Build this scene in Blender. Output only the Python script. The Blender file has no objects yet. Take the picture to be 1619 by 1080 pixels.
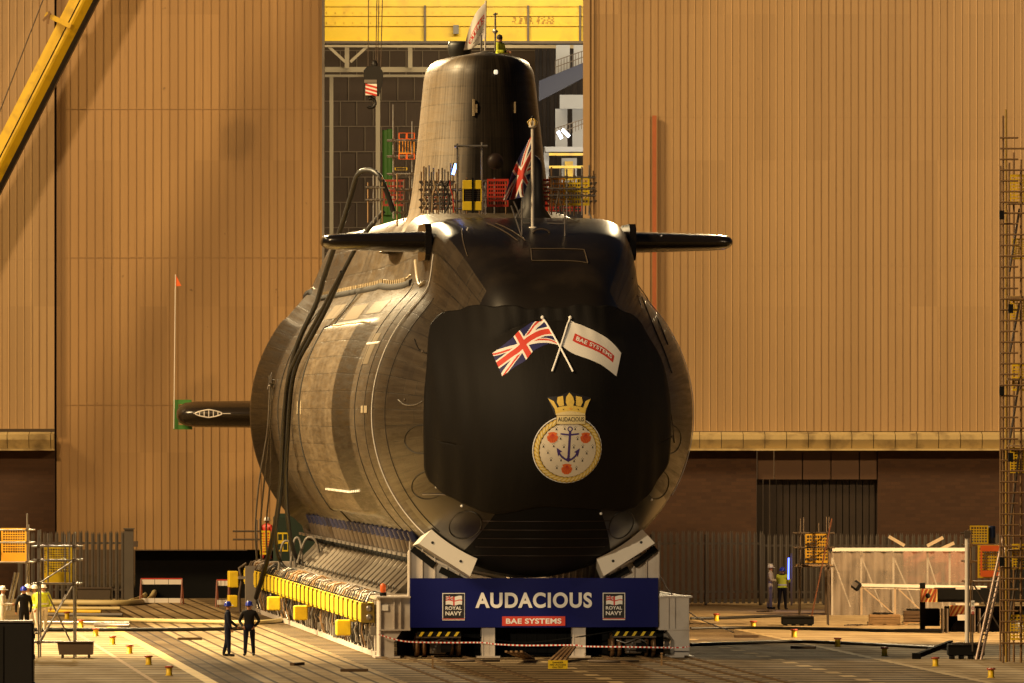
import bpy, bmesh, math, random
from mathutils import Vector, Matrix, noise
random.seed(7)
R = math.radians
sc = bpy.context.scene
C = sc.collection
# ------------------------------------------------------------ camera
W_, H_, F_, HC, HY = 1619.0, 1080.0, 13860.0, 8.33, 655.0
cam = bpy.data.cameras.new('camera'); co = bpy.data.objects.new('camera', cam); C.objects.link(co)
co.location = (0, 0, HC); co.rotation_euler = (R(90), 0, 0)
cam.sensor_width = 36; cam.lens = 36 * F_ / W_; cam.shift_y = (HY - 540) / W_
cam.clip_start = 5; cam.clip_end = 6000
sc.camera = co
# ------------------------------------------------------------ light
SUN_AZ, SUN_EL = 60, 34            # degrees left of the viewing axis, elevation
sd = Vector((-math.sin(R(SUN_AZ)) * math.cos(R(SUN_EL)), -math.cos(R(SUN_AZ)) * math.cos(R(SUN_EL)), math.sin(R(SUN_EL))))
sl = bpy.data.lights.new('sun', 'SUN'); so = bpy.data.objects.new('sun', sl); C.objects.link(so)
sl.energy = 2.9; sl.angle = R(10); sl.color = (1.0, .69, .34)
so.rotation_euler = sd.to_track_quat('Z', 'Y').to_euler(); so.location = (-60, 200, 60)
w = bpy.data.worlds.new('World'); sc.world = w; w.use_nodes = True
nt = w.node_tree; sky = nt.nodes.new('ShaderNodeTexSky'); sky.sky_type = 'NISHITA'; sky.sun_disc = False
sky.sun_elevation = R(SUN_EL); sky.sun_rotation = math.atan2(sd.x, sd.y)
bg = nt.nodes['Background']; bg.inputs['Strength'].default_value = .006
nt.links.new(sky.outputs[0], bg.inputs[0])
def spot(name, loc, aim, watts, col, size=60, rad=1.0, blend=.6):
    l = bpy.data.lights.new(name, 'SPOT'); o = bpy.data.objects.new(name, l); C.objects.link(o)
    l.energy = watts; l.color = col; l.spot_size = R(size); l.spot_blend = blend; l.shadow_soft_size = rad
    o.location = loc; o.rotation_euler = (Vector(loc) - Vector(aim)).to_track_quat('Z', 'Y').to_euler(); return o
def area(name, loc, aim, watts, col, sx, sy):
    l = bpy.data.lights.new(name, 'AREA'); o = bpy.data.objects.new(name, l); C.objects.link(o)
    l.shape = 'RECTANGLE'; l.size = sx; l.size_y = sy; l.energy = watts; l.color = col
    o.location = loc; o.rotation_euler = (Vector(loc) - Vector(aim)).to_track_quat('Z', 'Y').to_euler(); return o
SOD = (1.0, .64, .29)
spot('unseen_flood_lamp', (70, 318, 42), (17, 340, 0), 640000, SOD, 40, 1.2)
spot('unseen_flood_lamp', (-42, 330, 44), (-13, 326, 2), 330000, (1, .74, .38), 64, 1.0)
spot('unseen_flood_lamp', (-19, 389, 37), (-5, 322, 12), 120000, (1, .76, .42), 44, 1.0)
spot('unseen_flood_lamp', (13, 389, 37), (4, 306, 13), 60000, (1, .76, .42), 34, 1.0)
spot('unseen_flood_lamp', (-34, 200, 16), (1.4, 296, 6.2), 120000, (1, .78, .48), 8.6, .6, .5)
spot('unseen_flood_lamp', (-46, 300, 20), (-15, 312, 0), 110000, (1, .78, .42), 32, .8)
spot('unseen_flood_lamp', (-34, 338, 33), (-17, 396, 11), 42000, SOD, 78, 1.5)  # added wash for the left wall, kept off the bow
spot('unseen_flood_lamp', (30, 334, 36), (15, 396, 13), 46000, SOD, 74, 1.5)  # added wash for the right wall, kept off the bow
spot('unseen_flood_lamp', (60, 262, 26), (7, 301, 10), 22000, (1, .7, .4), 16, 1.2)
area('unseen_hall_lamp', (-4, 432, 36), (-2, 424, 0), 4200, (1, .80, .48), 24, 8)
area('unseen_hall_lamp', (0, 401, 31), (0, 416.5, 25), 2600, (1, .82, .5), 16, 2)  # added, hidden from view, to brighten the crane girder
area('unseen_hall_lamp', (6, 418, 22), (3, 470, 12), 2600, (1, .86, .62), 8, 4)
sc.view_settings.view_transform = 'Standard'; sc.view_settings.look = 'None'
sc.view_settings.gamma = 1; sc.view_settings.exposure = 0.35
sc.render.engine = 'CYCLES'
sc.cycles.max_bounces = 5; sc.cycles.diffuse_bounces = 2; sc.cycles.glossy_bounces = 3
sc.cycles.transparent_max_bounces = 10
# ------------------------------------------------------------ frames
TH = math.atan2(431 + 809.5, F_)          # heading of the boat
X0, Y0 = .77, 300.0
cT, sT = math.cos(TH), math.sin(TH)
def S(u, v, z=0):                          # boat frame (right, aft, up) to world
    return Vector((X0 + u * cT - v * sT, Y0 + u * sT + v * cT, z))
def P(px, py, Y):                          # where the line of sight through a photo point meets depth Y
    return Vector(((px - 809.5) * Y / F_, Y, HC - (py - HY) * Y / F_))
def G(px, py):
    Y = HC * F_ / (py - HY); return Vector(((px - 809.5) * Y / F_, Y, 0))
def sF(Y): return F_ / Y
def toS(p):
    d = Vector((p[0] - X0, p[1] - Y0)); return (d.x * cT + d.y * sT, -d.x * sT + d.y * cT, p[2])
# ------------------------------------------------------------ materials
def lin(c): return tuple(((x / 255) / 12.92 if x <= 10 else ((x / 255 + .055) / 1.055) ** 2.4) for x in c)
MATS = {}
def mat(name, col, rough=.6, metal=0, var=.12, scale=3.0, bump=0, spec=.5, emit=None, estr=1, alpha=1, coat=0, dirt=None, dscale=.6, damt=.5):
    if name in MATS: return MATS[name]
    m = bpy.data.materials.new(name); m.use_nodes = True; n = m.node_tree.nodes; L = m.node_tree.links
    b = n['Principled BSDF']; MATS[name] = m
    b.inputs['Roughness'].default_value = rough; b.inputs['Metallic'].default_value = metal
    b.inputs['Specular IOR Level'].default_value = spec; b.inputs['Alpha'].default_value = alpha
    b.inputs['Coat Weight'].default_value = coat
    tc = n.new('ShaderNodeTexCoord'); nz = n.new('ShaderNodeTexNoise'); nz.inputs['Scale'].default_value = scale
    nz.inputs['Detail'].default_value = 6; L.new(tc.outputs['Object'], nz.inputs['Vector'])
    mx = n.new('ShaderNodeMix'); mx.data_type = 'RGBA'
    mx.inputs[6].default_value = (*[c * (1 - var) for c in col], 1); mx.inputs[7].default_value = (*[min(1, c * (1 + var)) for c in col], 1)
    L.new(nz.outputs['Fac'], mx.inputs[0]); out = mx.outputs[2]
    if dirt:
        n2 = n.new('ShaderNodeTexNoise'); n2.inputs['Scale'].default_value = dscale; n2.inputs['Detail'].default_value = 9
        L.new(tc.outputs['Object'], n2.inputs['Vector'])
        rp = n.new('ShaderNodeMapRange'); rp.inputs[1].default_value = .5; rp.inputs[2].default_value = .72; rp.inputs[4].default_value = damt
        L.new(n2.outputs['Fac'], rp.inputs[0]); m2 = n.new('ShaderNodeMix'); m2.data_type = 'RGBA'
        L.new(rp.outputs[0], m2.inputs[0]); L.new(out, m2.inputs[6]); m2.inputs[7].default_value = (*dirt, 1); out = m2.outputs[2]
    L.new(out, b.inputs['Base Color'])
    if bump:
        bp = n.new('ShaderNodeBump'); bp.inputs['Strength'].default_value = bump; bp.inputs['Distance'].default_value = .05
        L.new(nz.outputs['Fac'], bp.inputs['Height']); L.new(bp.outputs[0], b.inputs['Normal'])
    if emit: b.inputs['Emission Color'].default_value = (*emit, 1); b.inputs['Emission Strength'].default_value = estr
    return m
STEEL = mat('galvanised_tube', (.30, .28, .26), .38, .7, .2, 2, dirt=(.12, .06, .03), dscale=3)
DSTEEL = mat('dark_tube', (.10, .075, .055), .5, .4, .2, 2)
RUSTY = mat('rusty_tube', (.21, .12, .05), .6, .3, .3, 2)
WHITE = mat('cradle_paint', (.56, .50, .44), .5, 0, .08, 1.2, dirt=(.28, .2, .13), dscale=1.2, damt=.45)
GREY = mat('grey_paint', (.20, .18, .16), .5, 0, .1, 2, dirt=(.08, .05, .03))
BLACK = mat('black_rubber', (.008, .007, .006), .5, 0, .2, 3)
MATTE = mat('matte_black', (.006, .006, .006), .85, 0, .2, 3, spec=.15)
YEL = mat('yellow_plastic', (.78, .56, .02), .45, 0, .1, 3, dirt=(.35, .2, .02), dscale=2, damt=.4)
YELP = mat('yellow_paint', (.70, .46, .008), .45, 0, .12, 1, dirt=(.2, .1, .02), dscale=1.5, damt=.5)
RED = mat('red_plastic', (.50, .035, .015), .5, 0, .15, 3)
ORG = mat('orange_plastic', (.75, .13, .02), .5, 0, .12, 3)
BLUEP = mat('blue_paint', (.03, .05, .22), .3, 0, .2, 3)
WOOD = mat('rough_timber', (.26, .16, .07), .8, 0, .3, 6)
PALE = mat('white_paint', (.75, .70, .62), .45, 0, .06, 3)
CREAM = mat('cream_hose', (.52, .42, .20), .55, 0, .15, 2)
GREEN = mat('green_paint', (.05, .20, .03), .5, 0, .2, 2)
NAVY = mat('banner_vinyl', (.003, .006, .105), .5, 0, .08, 1.5, spec=.2)
LETW = mat('white_print', (.88, .85, .80), .5, 0, .03, 2)
LETR = mat('red_print', (.62, .05, .025), .5, 0, .05, 2)
LETB = mat('black_print', (.012, .010, .012), .5, 0, .05, 2)
FLB = mat('flag_blue', (.012, .012, .09), .7, 0, .1, 2)
FLR = mat('flag_red', (.60, .05, .03), .7, 0, .1, 2)
FLW = mat('flag_white', (.80, .76, .70), .7, 0, .05, 2)
GOLD = mat('gold_print', (.72, .50, .10), .5, 0, .2, 14)
GOLDD = mat('dark_gold_print', (.25, .15, .04), .5, 0, .2, 14)
SHELL = mat('scallop_orange', (.78, .16, .03), .5, 0, .12, 14)
ANCH = mat('anchor_blue', (.06, .035, .18), .5, 0, .1, 4)
FIELD = mat('crest_cream', (.78, .68, .52), .55, 0, .06, 3)
SKIN = mat('skin', (.42, .20, .11), .55, 0, .1, 9)
NAVYC = mat('navy_overalls', (.008, .010, .026), .85, 0, .3, 6, bump=.4, spec=.2)
BLACKC = mat('black_coat', (.008, .007, .008), .8, 0, .3, 6, bump=.4, spec=.2)
WHITEC = mat('white_overalls', (.58, .52, .44), .85, 0, .12, 6, bump=.4)
HIVIS = mat('hi_vis_yellow', (.62, .70, .04), .7, 0, .1, 6, bump=.3)
BOOT = mat('boot_leather', (.015, .011, .008), .5)
HATB = mat('blue_helmet', (.02, .04, .42), .25, 0, .05)
HATW = mat('white_helmet', (.75, .72, .66), .25, 0, .05)

def nodes(name):
    m = bpy.data.materials.new(name); m.use_nodes = True; MATS[name] = m
    return m, m.node_tree.nodes, m.node_tree.links, m.node_tree.nodes['Principled BSDF']
def mathn(n, L, op, a, b=None, c=None):
    k = n.new('ShaderNodeMath'); k.operation = op
    for i, x in enumerate((a, b, c)):
        if x is None: continue
        if isinstance(x, (int, float)): k.inputs[i].default_value = x
        else: L.new(x, k.inputs[i])
    return k.outputs[0]
def mixc(n, L, f, a, b, mode='MIX'):
    k = n.new('ShaderNodeMix'); k.data_type = 'RGBA'; k.blend_type = mode
    for i, x in ((0, f), (6, a), (7, b)):
        if isinstance(x, (int, float)): k.inputs[i].default_value = x
        elif isinstance(x, tuple): k.inputs[i].default_value = (*x, 1)
        else: L.new(x, k.inputs[i])
    return k.outputs[2]
def noisen(n, L, vec, scale, detail=6, rough=.55):
    k = n.new('ShaderNodeTexNoise'); k.inputs['Scale'].default_value = scale; k.inputs['Detail'].default_value = detail
    k.inputs['Roughness'].default_value = rough; L.new(vec, k.inputs['Vector']); return k.outputs['Fac']
def rangen(n, L, x, a, b, c=0., d=1.):
    k = n.new('ShaderNodeMapRange'); L.new(x, k.inputs[0])
    for i, q in zip((1, 2, 3, 4), (a, b, c, d)): k.inputs[i].default_value = q
    return k.outputs[0]

def hull_material(fin=False, name='anechoic_tiles', tone=1.0, spec=.36, fl=1.0):
    # tiles in the UV map: U = metres aft, V = metres round the girth
    m, n, L, b = nodes('fin_tiles' if fin else name); kf = 2.0 if fin else tone; b.inputs['Specular IOR Level'].default_value = spec
    uv = n.new('ShaderNodeUVMap').outputs[0]
    br = n.new('ShaderNodeTexBrick'); L.new(uv, br.inputs['Vector'])
    br.inputs['Scale'].default_value = 1; br.inputs['Brick Width'].default_value = .95; br.inputs['Row Height'].default_value = .62
    br.inputs['Mortar Size'].default_value = .022; br.inputs['Mortar Smooth'].default_value = .2; br.inputs['Bias'].default_value = 0
    br.inputs['Color1'].default_value = (.054 * kf, .039 * kf, .023 * kf, 1); br.inputs['Color2'].default_value = (.080 * kf, .058 * kf, .034 * kf, 1); br.inputs['Mortar'].default_value = ((.085, .066, .042, 1) if fin else (.034 * kf, .026 * kf, .017 * kf, 1))
    mp = n.new('ShaderNodeMapping'); mp.inputs['Scale'].default_value = (3.5, .12, 1) if fin else (.22, 2.6, 1); L.new(uv, mp.inputs[0])
    st = noisen(n, L, mp.outputs[0], 1.6, 7, .65)
    c = mixc(n, L, rangen(n, L, st, .42 if fin else .45, .7 if fin else .8, 0, .9 if fin else .75), br.outputs[0], (.135 * kf, .103 * kf, .066 * kf))
    mp2 = n.new('ShaderNodeMapping'); mp2.inputs['Scale'].default_value = (.12, .12, 1); L.new(uv, mp2.inputs[0])
    c = mixc(n, L, rangen(n, L, noisen(n, L, mp2.outputs[0], 1.2, 5), .35, .7), mixc(n, L, 1., c, (.72, .70, .66), 'MULTIPLY'), c)
    # larger replaced panels
    b2 = n.new('ShaderNodeTexBrick'); L.new(uv, b2.inputs['Vector']); b2.inputs['Scale'].default_value = 1
    b2.inputs['Brick Width'].default_value = 7.6; b2.inputs['Row Height'].default_value = 2.48; b2.inputs['Mortar Size'].default_value = .0
    b2.inputs['Color1'].default_value = (.62, .6, .58, 1); b2.inputs['Color2'].default_value = (1.0, 1, 1, 1); b2.inputs['Bias'].default_value = .2
    c = mixc(n, L, .75, c, mixc(n, L, 1., c, b2.outputs[0], 'MULTIPLY'))
    mp5 = n.new('ShaderNodeMapping'); mp5.inputs['Scale'].default_value = (.07, 1.0, 1); L.new(uv, mp5.inputs[0]); fine = noisen(n, L, mp5.outputs[0], 5.5, 5, .7)
    mp6 = n.new('ShaderNodeMapping'); mp6.inputs['Scale'].default_value = (1.0, .06, 1); L.new(uv, mp6.inputs[0]); fin2 = noisen(n, L, mp6.outputs[0], 3.0, 5, .7)
    c = mixc(n, L, rangen(n, L, fine, .5, .72, 0, .32), c, (.02 * kf, .015 * kf, .009 * kf)); c = mixc(n, L, rangen(n, L, fin2, .58, .75, 0, .35), c, (.15 * kf, .115 * kf, .075 * kf))
    ro = mathn(n, L, 'ADD', rangen(n, L, st, .3, .8, .24, .42), mathn(n, L, 'ADD', rangen(n, L, fine, .35, .7, 0, .16), mathn(n, L, 'MULTIPLY', br.outputs['Color'], .9)))
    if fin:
        at = n.new('ShaderNodeAttribute'); at.attribute_name = 'front_shade'; fa = at.outputs['Fac']  # mask paints the shade of the fin's front into the tile colour
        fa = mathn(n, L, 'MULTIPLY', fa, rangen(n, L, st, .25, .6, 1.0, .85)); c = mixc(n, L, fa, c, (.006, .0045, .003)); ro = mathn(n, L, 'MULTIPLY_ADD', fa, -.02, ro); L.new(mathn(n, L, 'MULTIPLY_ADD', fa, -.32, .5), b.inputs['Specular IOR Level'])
    L.new(c, b.inputs['Base Color']); L.new(ro, b.inputs['Roughness'])
    bp = n.new('ShaderNodeBump'); bp.inputs['Strength'].default_value = .07 if fin else .45; bp.inputs['Distance'].default_value = .03
    L.new(mathn(n, L, 'ADD', mathn(n, L, 'MULTIPLY', br.outputs['Fac'], -.6), mathn(n, L, 'MULTIPLY', st, .6)), bp.inputs['Height'])
    L.new(bp.outputs[0], b.inputs['Normal']); return m
HULL = hull_material(tone=.82)
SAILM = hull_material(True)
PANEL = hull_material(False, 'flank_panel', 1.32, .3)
PANELD = hull_material(False, 'flank_bevel_shade', .24, .2)  # darker tiles: forward bevel shade put into the colour; lower panels share it
GLOSSY = mat('black_casing_bow_shade', (.012, .009, .006), .30, 0, .5, .5, bump=.12, dirt=(.032, .023, .014), dscale=.7, damt=.6)
SAILF = mat('sail_front_shade', (.020, .014, .009), .28, 0, .5, .6, bump=.08, dirt=(.05, .035, .02), dscale=.7, damt=.6)  # dark tone with the shade of the fin's front in its colour

def cloth_material():
    m, n, L, b = nodes('black_cover_cloth'); tc = n.new('ShaderNodeTexCoord').outputs['Object']
    mp = n.new('ShaderNodeMapping'); mp.inputs['Scale'].default_value = (1.6, .3, .22); L.new(tc, mp.inputs[0])
    f = noisen(n, L, mp.outputs[0], 1.3, 5, .6)
    L.new(mixc(n, L, f, (.004, .003, .002), (.0075, .0055, .0038)), b.inputs['Base Color'])
    b.inputs['Roughness'].default_value = .72; b.inputs['Specular IOR Level'].default_value = .22
    bp = n.new('ShaderNodeBump'); bp.inputs['Strength'].default_value = .35; bp.inputs['Distance'].default_value = .06
    L.new(f, bp.inputs['Height']); L.new(bp.outputs[0], b.inputs['Normal']); return m
CLOTH = cloth_material()

def cladding_material(name, base, dark):
    m, n, L, b = nodes(name); tc = n.new('ShaderNodeTexCoord').outputs['Object']
    mp = n.new('ShaderNodeMapping'); mp.inputs['Scale'].default_value = (1.2, 1, .05); L.new(tc, mp.inputs[0])
    st = noisen(n, L, mp.outputs[0], 1.0, 7, .6)
    big = noisen(n, L, tc, .09, 4)
    c = mixc(n, L, rangen(n, L, st, .35, .8), base, dark)
    c = mixc(n, L, rangen(n, L, big, .35, .7, 0, .45), c, dark)
    br = n.new('ShaderNodeTexBrick'); m3 = n.new('ShaderNodeMapping'); m3.inputs['Rotation'].default_value = (R(90), 0, 0); L.new(tc, m3.inputs[0]); L.new(m3.outputs[0], br.inputs['Vector'])
    br.inputs['Scale'].default_value = 1; br.inputs['Brick Width'].default_value = 1.2; br.inputs['Row Height'].default_value = 6.6; br.inputs['Mortar Size'].default_value = 0; br.offset = 0
    br.inputs['Color1'].default_value = (.90, .89, .87, 1); br.inputs['Color2'].default_value = (1.04, 1.04, 1.04, 1)
    c = mixc(n, L, 1., c, br.outputs[0], 'MULTIPLY')
    mp4 = n.new('ShaderNodeMapping'); mp4.inputs['Scale'].default_value = (5, 1, .12); L.new(tc, mp4.inputs[0])
    c = mixc(n, L, rangen(n, L, noisen(n, L, mp4.outputs[0], 1.0, 5, .7), .58, .85, 0, .5), c, (.16, .085, .03))
    spk = noisen(n, L, tc, 2.2, 3, .5)
    c = mixc(n, L, rangen(n, L, spk, .74, .8, 0, .5), c, (.06, .03, .01))
    L.new(c, b.inputs['Base Color']); b.inputs['Roughness'].default_value = .5
    return m
CLAD = cladding_material('buff_cladding', (.40, .262, .122), (.335, .215, .095))
def brick_material():
    m, n, L, b = nodes('brown_brick'); tc = n.new('ShaderNodeTexCoord').outputs['Object']
    mp = n.new('ShaderNodeMapping'); mp.inputs['Rotation'].default_value = (R(90), 0, 0); L.new(tc, mp.inputs[0])
    br = n.new('ShaderNodeTexBrick'); L.new(mp.outputs[0], br.inputs['Vector']); br.inputs['Scale'].default_value = 1
    br.inputs['Brick Width'].default_value = .45; br.inputs['Row Height'].default_value = .16; br.inputs['Mortar Size'].default_value = .014
    br.inputs['Color1'].default_value = (.045, .018, .007, 1); br.inputs['Color2'].default_value = (.07, .03, .011, 1); br.inputs['Mortar'].default_value = (.05, .024, .010, 1)
    g = noisen(n, L, tc, .25, 5)
    L.new(mixc(n, L, rangen(n, L, g, .35, .7, 0, .5), br.outputs[0], (.05, .022, .008)), b.inputs['Base Color']); b.inputs['Roughness'].default_value = .85
    return m
BRICK = brick_material()
def ground_material(name, c1, c2, joint, bw, rh, ms, dirt, amt=.5, rough=.75, line2=None, axis=0, bump=.4):
    # object space = boat frame (x across, y along)
    m, n, L, b = nodes(name); tc = n.new('ShaderNodeTexCoord').outputs['Object']
    br = n.new('ShaderNodeTexBrick'); br.inputs['Scale'].default_value = 1
    mp = n.new('ShaderNodeMapping'); mp.inputs['Rotation'].default_value = (0, 0, R(axis)); L.new(tc, mp.inputs[0]); L.new(mp.outputs[0], br.inputs['Vector'])
    br.offset = 0 if bw < 1.3 else .5
    br.inputs['Brick Width'].default_value = bw; br.inputs['Row Height'].default_value = rh; br.inputs['Mortar Size'].default_value = ms; br.inputs['Mortar Smooth'].default_value = .15
    br.inputs['Color1'].default_value = (*c1, 1); br.inputs['Color2'].default_value = (*c2, 1); br.inputs['Mortar'].default_value = (*joint, 1)
    mp2 = n.new('ShaderNodeMapping'); mp2.inputs['Scale'].default_value = (.55, .13, 1); L.new(tc, mp2.inputs[0])
    a = noisen(n, L, mp2.outputs[0], .8, 8, .65)
    c = mixc(n, L, rangen(n, L, a, .42, .68, 0, amt), br.outputs[0], dirt)
    a2 = noisen(n, L, tc, 2.3, 5, .6)
    c = mixc(n, L, rangen(n, L, a2, .55, .75, 0, .35), c, dirt)
    a3 = noisen(n, L, tc, .35, 4, .5); c = mixc(n, L, rangen(n, L, a3, .60, .68, 0, .55), c, dirt)
    mp3 = n.new('ShaderNodeMapping'); mp3.inputs['Scale'].default_value = (1.2, .02, 1); L.new(tc, mp3.inputs[0])
    c = mixc(n, L, rangen(n, L, noisen(n, L, mp3.outputs[0], 1.5, 4, .6), .56, .72, 0, .5), c, dirt)
    b.inputs['Specular IOR Level'].default_value = .12
    L.new(c, b.inputs['Base Color']); L.new(rangen(n, L, a, .3, .7, rough, rough + .2), b.inputs['Roughness'])
    bp = n.new('ShaderNodeBump'); bp.inputs['Strength'].default_value = bump; bp.inputs['Distance'].default_value = .04
    L.new(mathn(n, L, 'ADD', mathn(n, L, 'MULTIPLY', br.outputs['Fac'], -.6), a2), bp.inputs['Height']); L.new(bp.outputs[0], b.inputs['Normal'])
    return m
GCONC = ground_material('light_concrete', (.45, .345, .195), (.34, .26, .14), (.07, .045, .02), 60, 2.6, .22, (.15, .10, .05), .55)
GSLAB = ground_material('slab_concrete', (.40, .30, .165), (.30, .225, .12), (.04, .025, .012), 3.6, .62, .07, (.13, .085, .04), .6, axis=90)
GDARK = ground_material('dark_pavers', (.15, .10, .045), (.10, .065, .03), (.025, .015, .008), 1.5, .5, .05, (.05, .03, .015), .6, axis=90)
GRAIL = ground_material('transfer_track', (.055, .036, .02), (.085, .056, .03), (.44, .33, .18), 16, 1.9, .24, (.045, .03, .016), .3, axis=0, bump=.3)
GBASE = ground_material('yard_asphalt', (.10, .07, .035), (.08, .055, .03), (.05, .03, .02), 20, 8, .05, (.05, .035, .02), .5)

# ------------------------------------------------------------ mesh builder
class MB:
    def __init__(s): s.v = []; s.f = []; s.m = []; s.sm = []; s.mats = []; s.uv = None
    def mi(s, m):
        if m not in s.mats: s.mats.append(m)
        return s.mats.index(m)
    def add(s, vs, fs, m=None, smooth=False):
        o = len(s.v); k = s.mi(m); s.v += [tuple(v) for v in vs]
        for f in fs: s.f.append(tuple(i + o for i in f)); s.m.append(k); s.sm.append(smooth)
    def box(s, c, d, m=None, rot=None, bev=0):
        x, y, z = d[0] / 2, d[1] / 2, d[2] / 2
        if bev:
            b = min(bev, x * .9, y * .9, z * .9); vs = []
            for sz in (-1, 1):
                for (px, py) in ((x, y - b), (x - b, y), (-x + b, y), (-x, y - b), (-x, -y + b), (-x + b, -y), (x - b, -y), (x, -y + b)):
                    vs.append(Vector((px, py, sz * (z - b))))
            for sz in (-1, 1):
                for (px, py) in ((x - b, y - b), (-x + b, y - b), (-x + b, -y + b), (x - b, -y + b)): vs.append(Vector((px, py, sz * z)))
            fs = [(i, (i + 1) % 8, 8 + (i + 1) % 8, 8 + i) for i in range(8)]
            for base, cap, fl in ((0, 16, 1), (8, 20, 0)):
                q = [(base + 0, base + 1, cap), (base + 1, base + 2, cap + 1, cap), (base + 2, base + 3, cap + 1), (base + 3, base + 4, cap + 2, cap + 1), (base + 4, base + 5, cap + 2), (base + 5, base + 6, cap + 3, cap + 2), (base + 6, base + 7, cap + 3), (base + 7, base, cap, cap + 3), (cap, cap + 1, cap + 2, cap + 3)]
                fs += [tuple(reversed(t)) if fl else t for t in q]
        else:
            vs = [Vector((a, b_, c_)) for a in (-x, x) for b_ in (-y, y) for c_ in (-z, z)]
            fs = [(0, 1, 3, 2), (4, 6, 7, 5), (0, 4, 5, 1), (2, 3, 7, 6), (0, 2, 6, 4), (1, 5, 7, 3)]
        if rot is not None: vs = [rot @ q for q in vs]
        c = Vector(c); s.add([q + c for q in vs], fs, m)
    def beam(s, a, b, wd, ht, m=None):
        a = Vector(a); b = Vector(b); d = b - a; rot = d.to_track_quat('Y', 'Z').to_matrix()
        s.box((a + b) / 2, (wd, d.length, ht), m, rot)
    def tube(s, pts, r, m=None, seg=8, cap=True, radii=None):
        pts = [Vector(p) for p in pts]; n = len(pts)
        t0 = (pts[1] - pts[0]).normalized(); up = Vector((0, 0, 1)) if abs(t0.z) < .9 else Vector((1, 0, 0))
        nx = t0.cross(up).normalized(); vs = []
        for i, p in enumerate(pts):
            t = (pts[min(i + 1, n - 1)] - pts[max(i - 1, 0)])
            t = t.normalized() if t.length > 1e-9 else t0
            nx = (nx - t * nx.dot(t)).normalized(); ny = t.cross(nx); rr = radii[i] if radii else r
            for k in range(seg):
                a = 2 * math.pi * k / seg; vs.append(p + nx * rr * math.cos(a) + ny * rr * math.sin(a))
        fs = [(i * seg + k, i * seg + (k + 1) % seg, (i + 1) * seg + (k + 1) % seg, (i + 1) * seg + k) for i in range(n - 1) for k in range(seg)]
        s.add(vs, fs, m, True)
        if cap: s.add([vs[k] for k in range(seg)], [tuple(reversed(range(seg)))], m); s.add([vs[(n - 1) * seg + k] for k in range(seg)], [tuple(range(seg))], m)
    def lathe(s, c, prof, m=None, seg=16, axis='Z'):
        c = Vector(c); vs = []
        for (r, z) in prof:
            for k in range(seg):
                a = 2 * math.pi * k / seg; q = Vector((r * math.cos(a), r * math.sin(a), z))
                if axis == 'Y': q = Vector((q.x, q.z, q.y))
                if axis == 'X': q = Vector((q.z, q.x, q.y))
                vs.append(c + q)
        n = len(prof)
        fs = [(i * seg + k, i * seg + (k + 1) % seg, (i + 1) * seg + (k + 1) % seg, (i + 1) * seg + k) for i in range(n - 1) for k in range(seg)]
        if axis == 'Y': fs = [tuple(reversed(f)) for f in fs]
        s.add(vs, fs, m, True)
    def prism(s, poly, y0, y1, m=None, plane='XZ'):
        """polygon (a,b) extruded along the third axis"""
        n = len(poly)
        def mk(a, b, d): return (a, d, b) if plane == 'XZ' else ((d, a, b) if plane == 'YZ' else (a, b, d))
        vs = [mk(a, b, y0) for a, b in poly] + [mk(a, b, y1) for a, b in poly]
        fs = [tuple(range(n)), tuple(reversed(range(n, 2 * n)))] + [(i, i + n, (i + 1) % n + n, (i + 1) % n) for i in range(n)]
        s.add(vs, fs, m)
    def build(s, name, m=None, parent=None, loc=None, rz=None):
        me = bpy.data.meshes.new(name); me.from_pydata(s.v, [], s.f)
        for q in (s.mats or [m]):
            me.materials.append(q if q is not None else m)
        me.polygons.foreach_set('material_index', s.m); me.polygons.foreach_set('use_smooth', s.sm)
        me.update()
        o = bpy.data.objects.new(name, me); C.objects.link(o)
        if parent: o.parent = parent
        if loc is not None: o.location = loc
        if rz is not None: o.rotation_euler = (0, 0, rz)
        return o
def fixn(o):
    bm = bmesh.new(); bm.from_mesh(o.data); bmesh.ops.recalc_face_normals(bm, faces=bm.faces); bm.to_mesh(o.data); bm.free(); return o
def thing(name, label, cat, loc=(0, 0, 0), rz=0, group=None):
    o = bpy.data.objects.new(name, None); C.objects.link(o); o.empty_display_size = .2
    o.location = loc; o.rotation_euler = (0, 0, rz); o['label'] = label; o['category'] = cat
    if group: o['group'] = group
    return o
def tag(o, label, cat, group=None):
    o['label'] = label; o['category'] = cat
    if group: o['group'] = group
    return o
def struct(o, kind='structure'): o['kind'] = kind; return o
def sthing(name, label, cat, u=0, v=0, z=0, group=None): return thing(name, label, cat, S(u, v, z), TH, group)
def dup(o, parent=None, label=None, loc=None, rz=None):
    c = o.copy(); C.objects.link(c); c.parent = parent
    if label: c['label'] = label
    if loc is not None: c.location = loc
    if rz is not None: c.rotation_euler = (0, 0, rz)
    for ch in o.children: dup(ch, c)
    return c
def part(name, fn, m, parent):
    b = MB(); fn(b); return b.build(name, m, parent)
def text_mesh(s, size, bold=0, sx=1, space=1):
    cu = bpy.data.curves.new('t', 'FONT'); cu.body = s; cu.size = size; cu.offset = bold; cu.align_x = 'CENTER'; cu.align_y = 'CENTER'; cu.space_character = space
    o = bpy.data.objects.new('t', cu); C.objects.link(o); dg = bpy.context.evaluated_depsgraph_get()
    me = bpy.data.meshes.new_from_object(o.evaluated_get(dg)); bpy.data.objects.remove(o)
    vs = [(v.co.x * sx, v.co.y) for v in me.vertices]; fs = [tuple(p.vertices) for p in me.polygons]; bpy.data.meshes.remove(me)
    xs = [a for a, b in vs]; ys = [b for a, b in vs]; cx, cy = (min(xs) + max(xs)) / 2, (min(ys) + max(ys)) / 2
    return [(a - cx, b - cy) for a, b in vs], fs, max(xs) - min(xs), max(ys) - min(ys)
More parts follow.
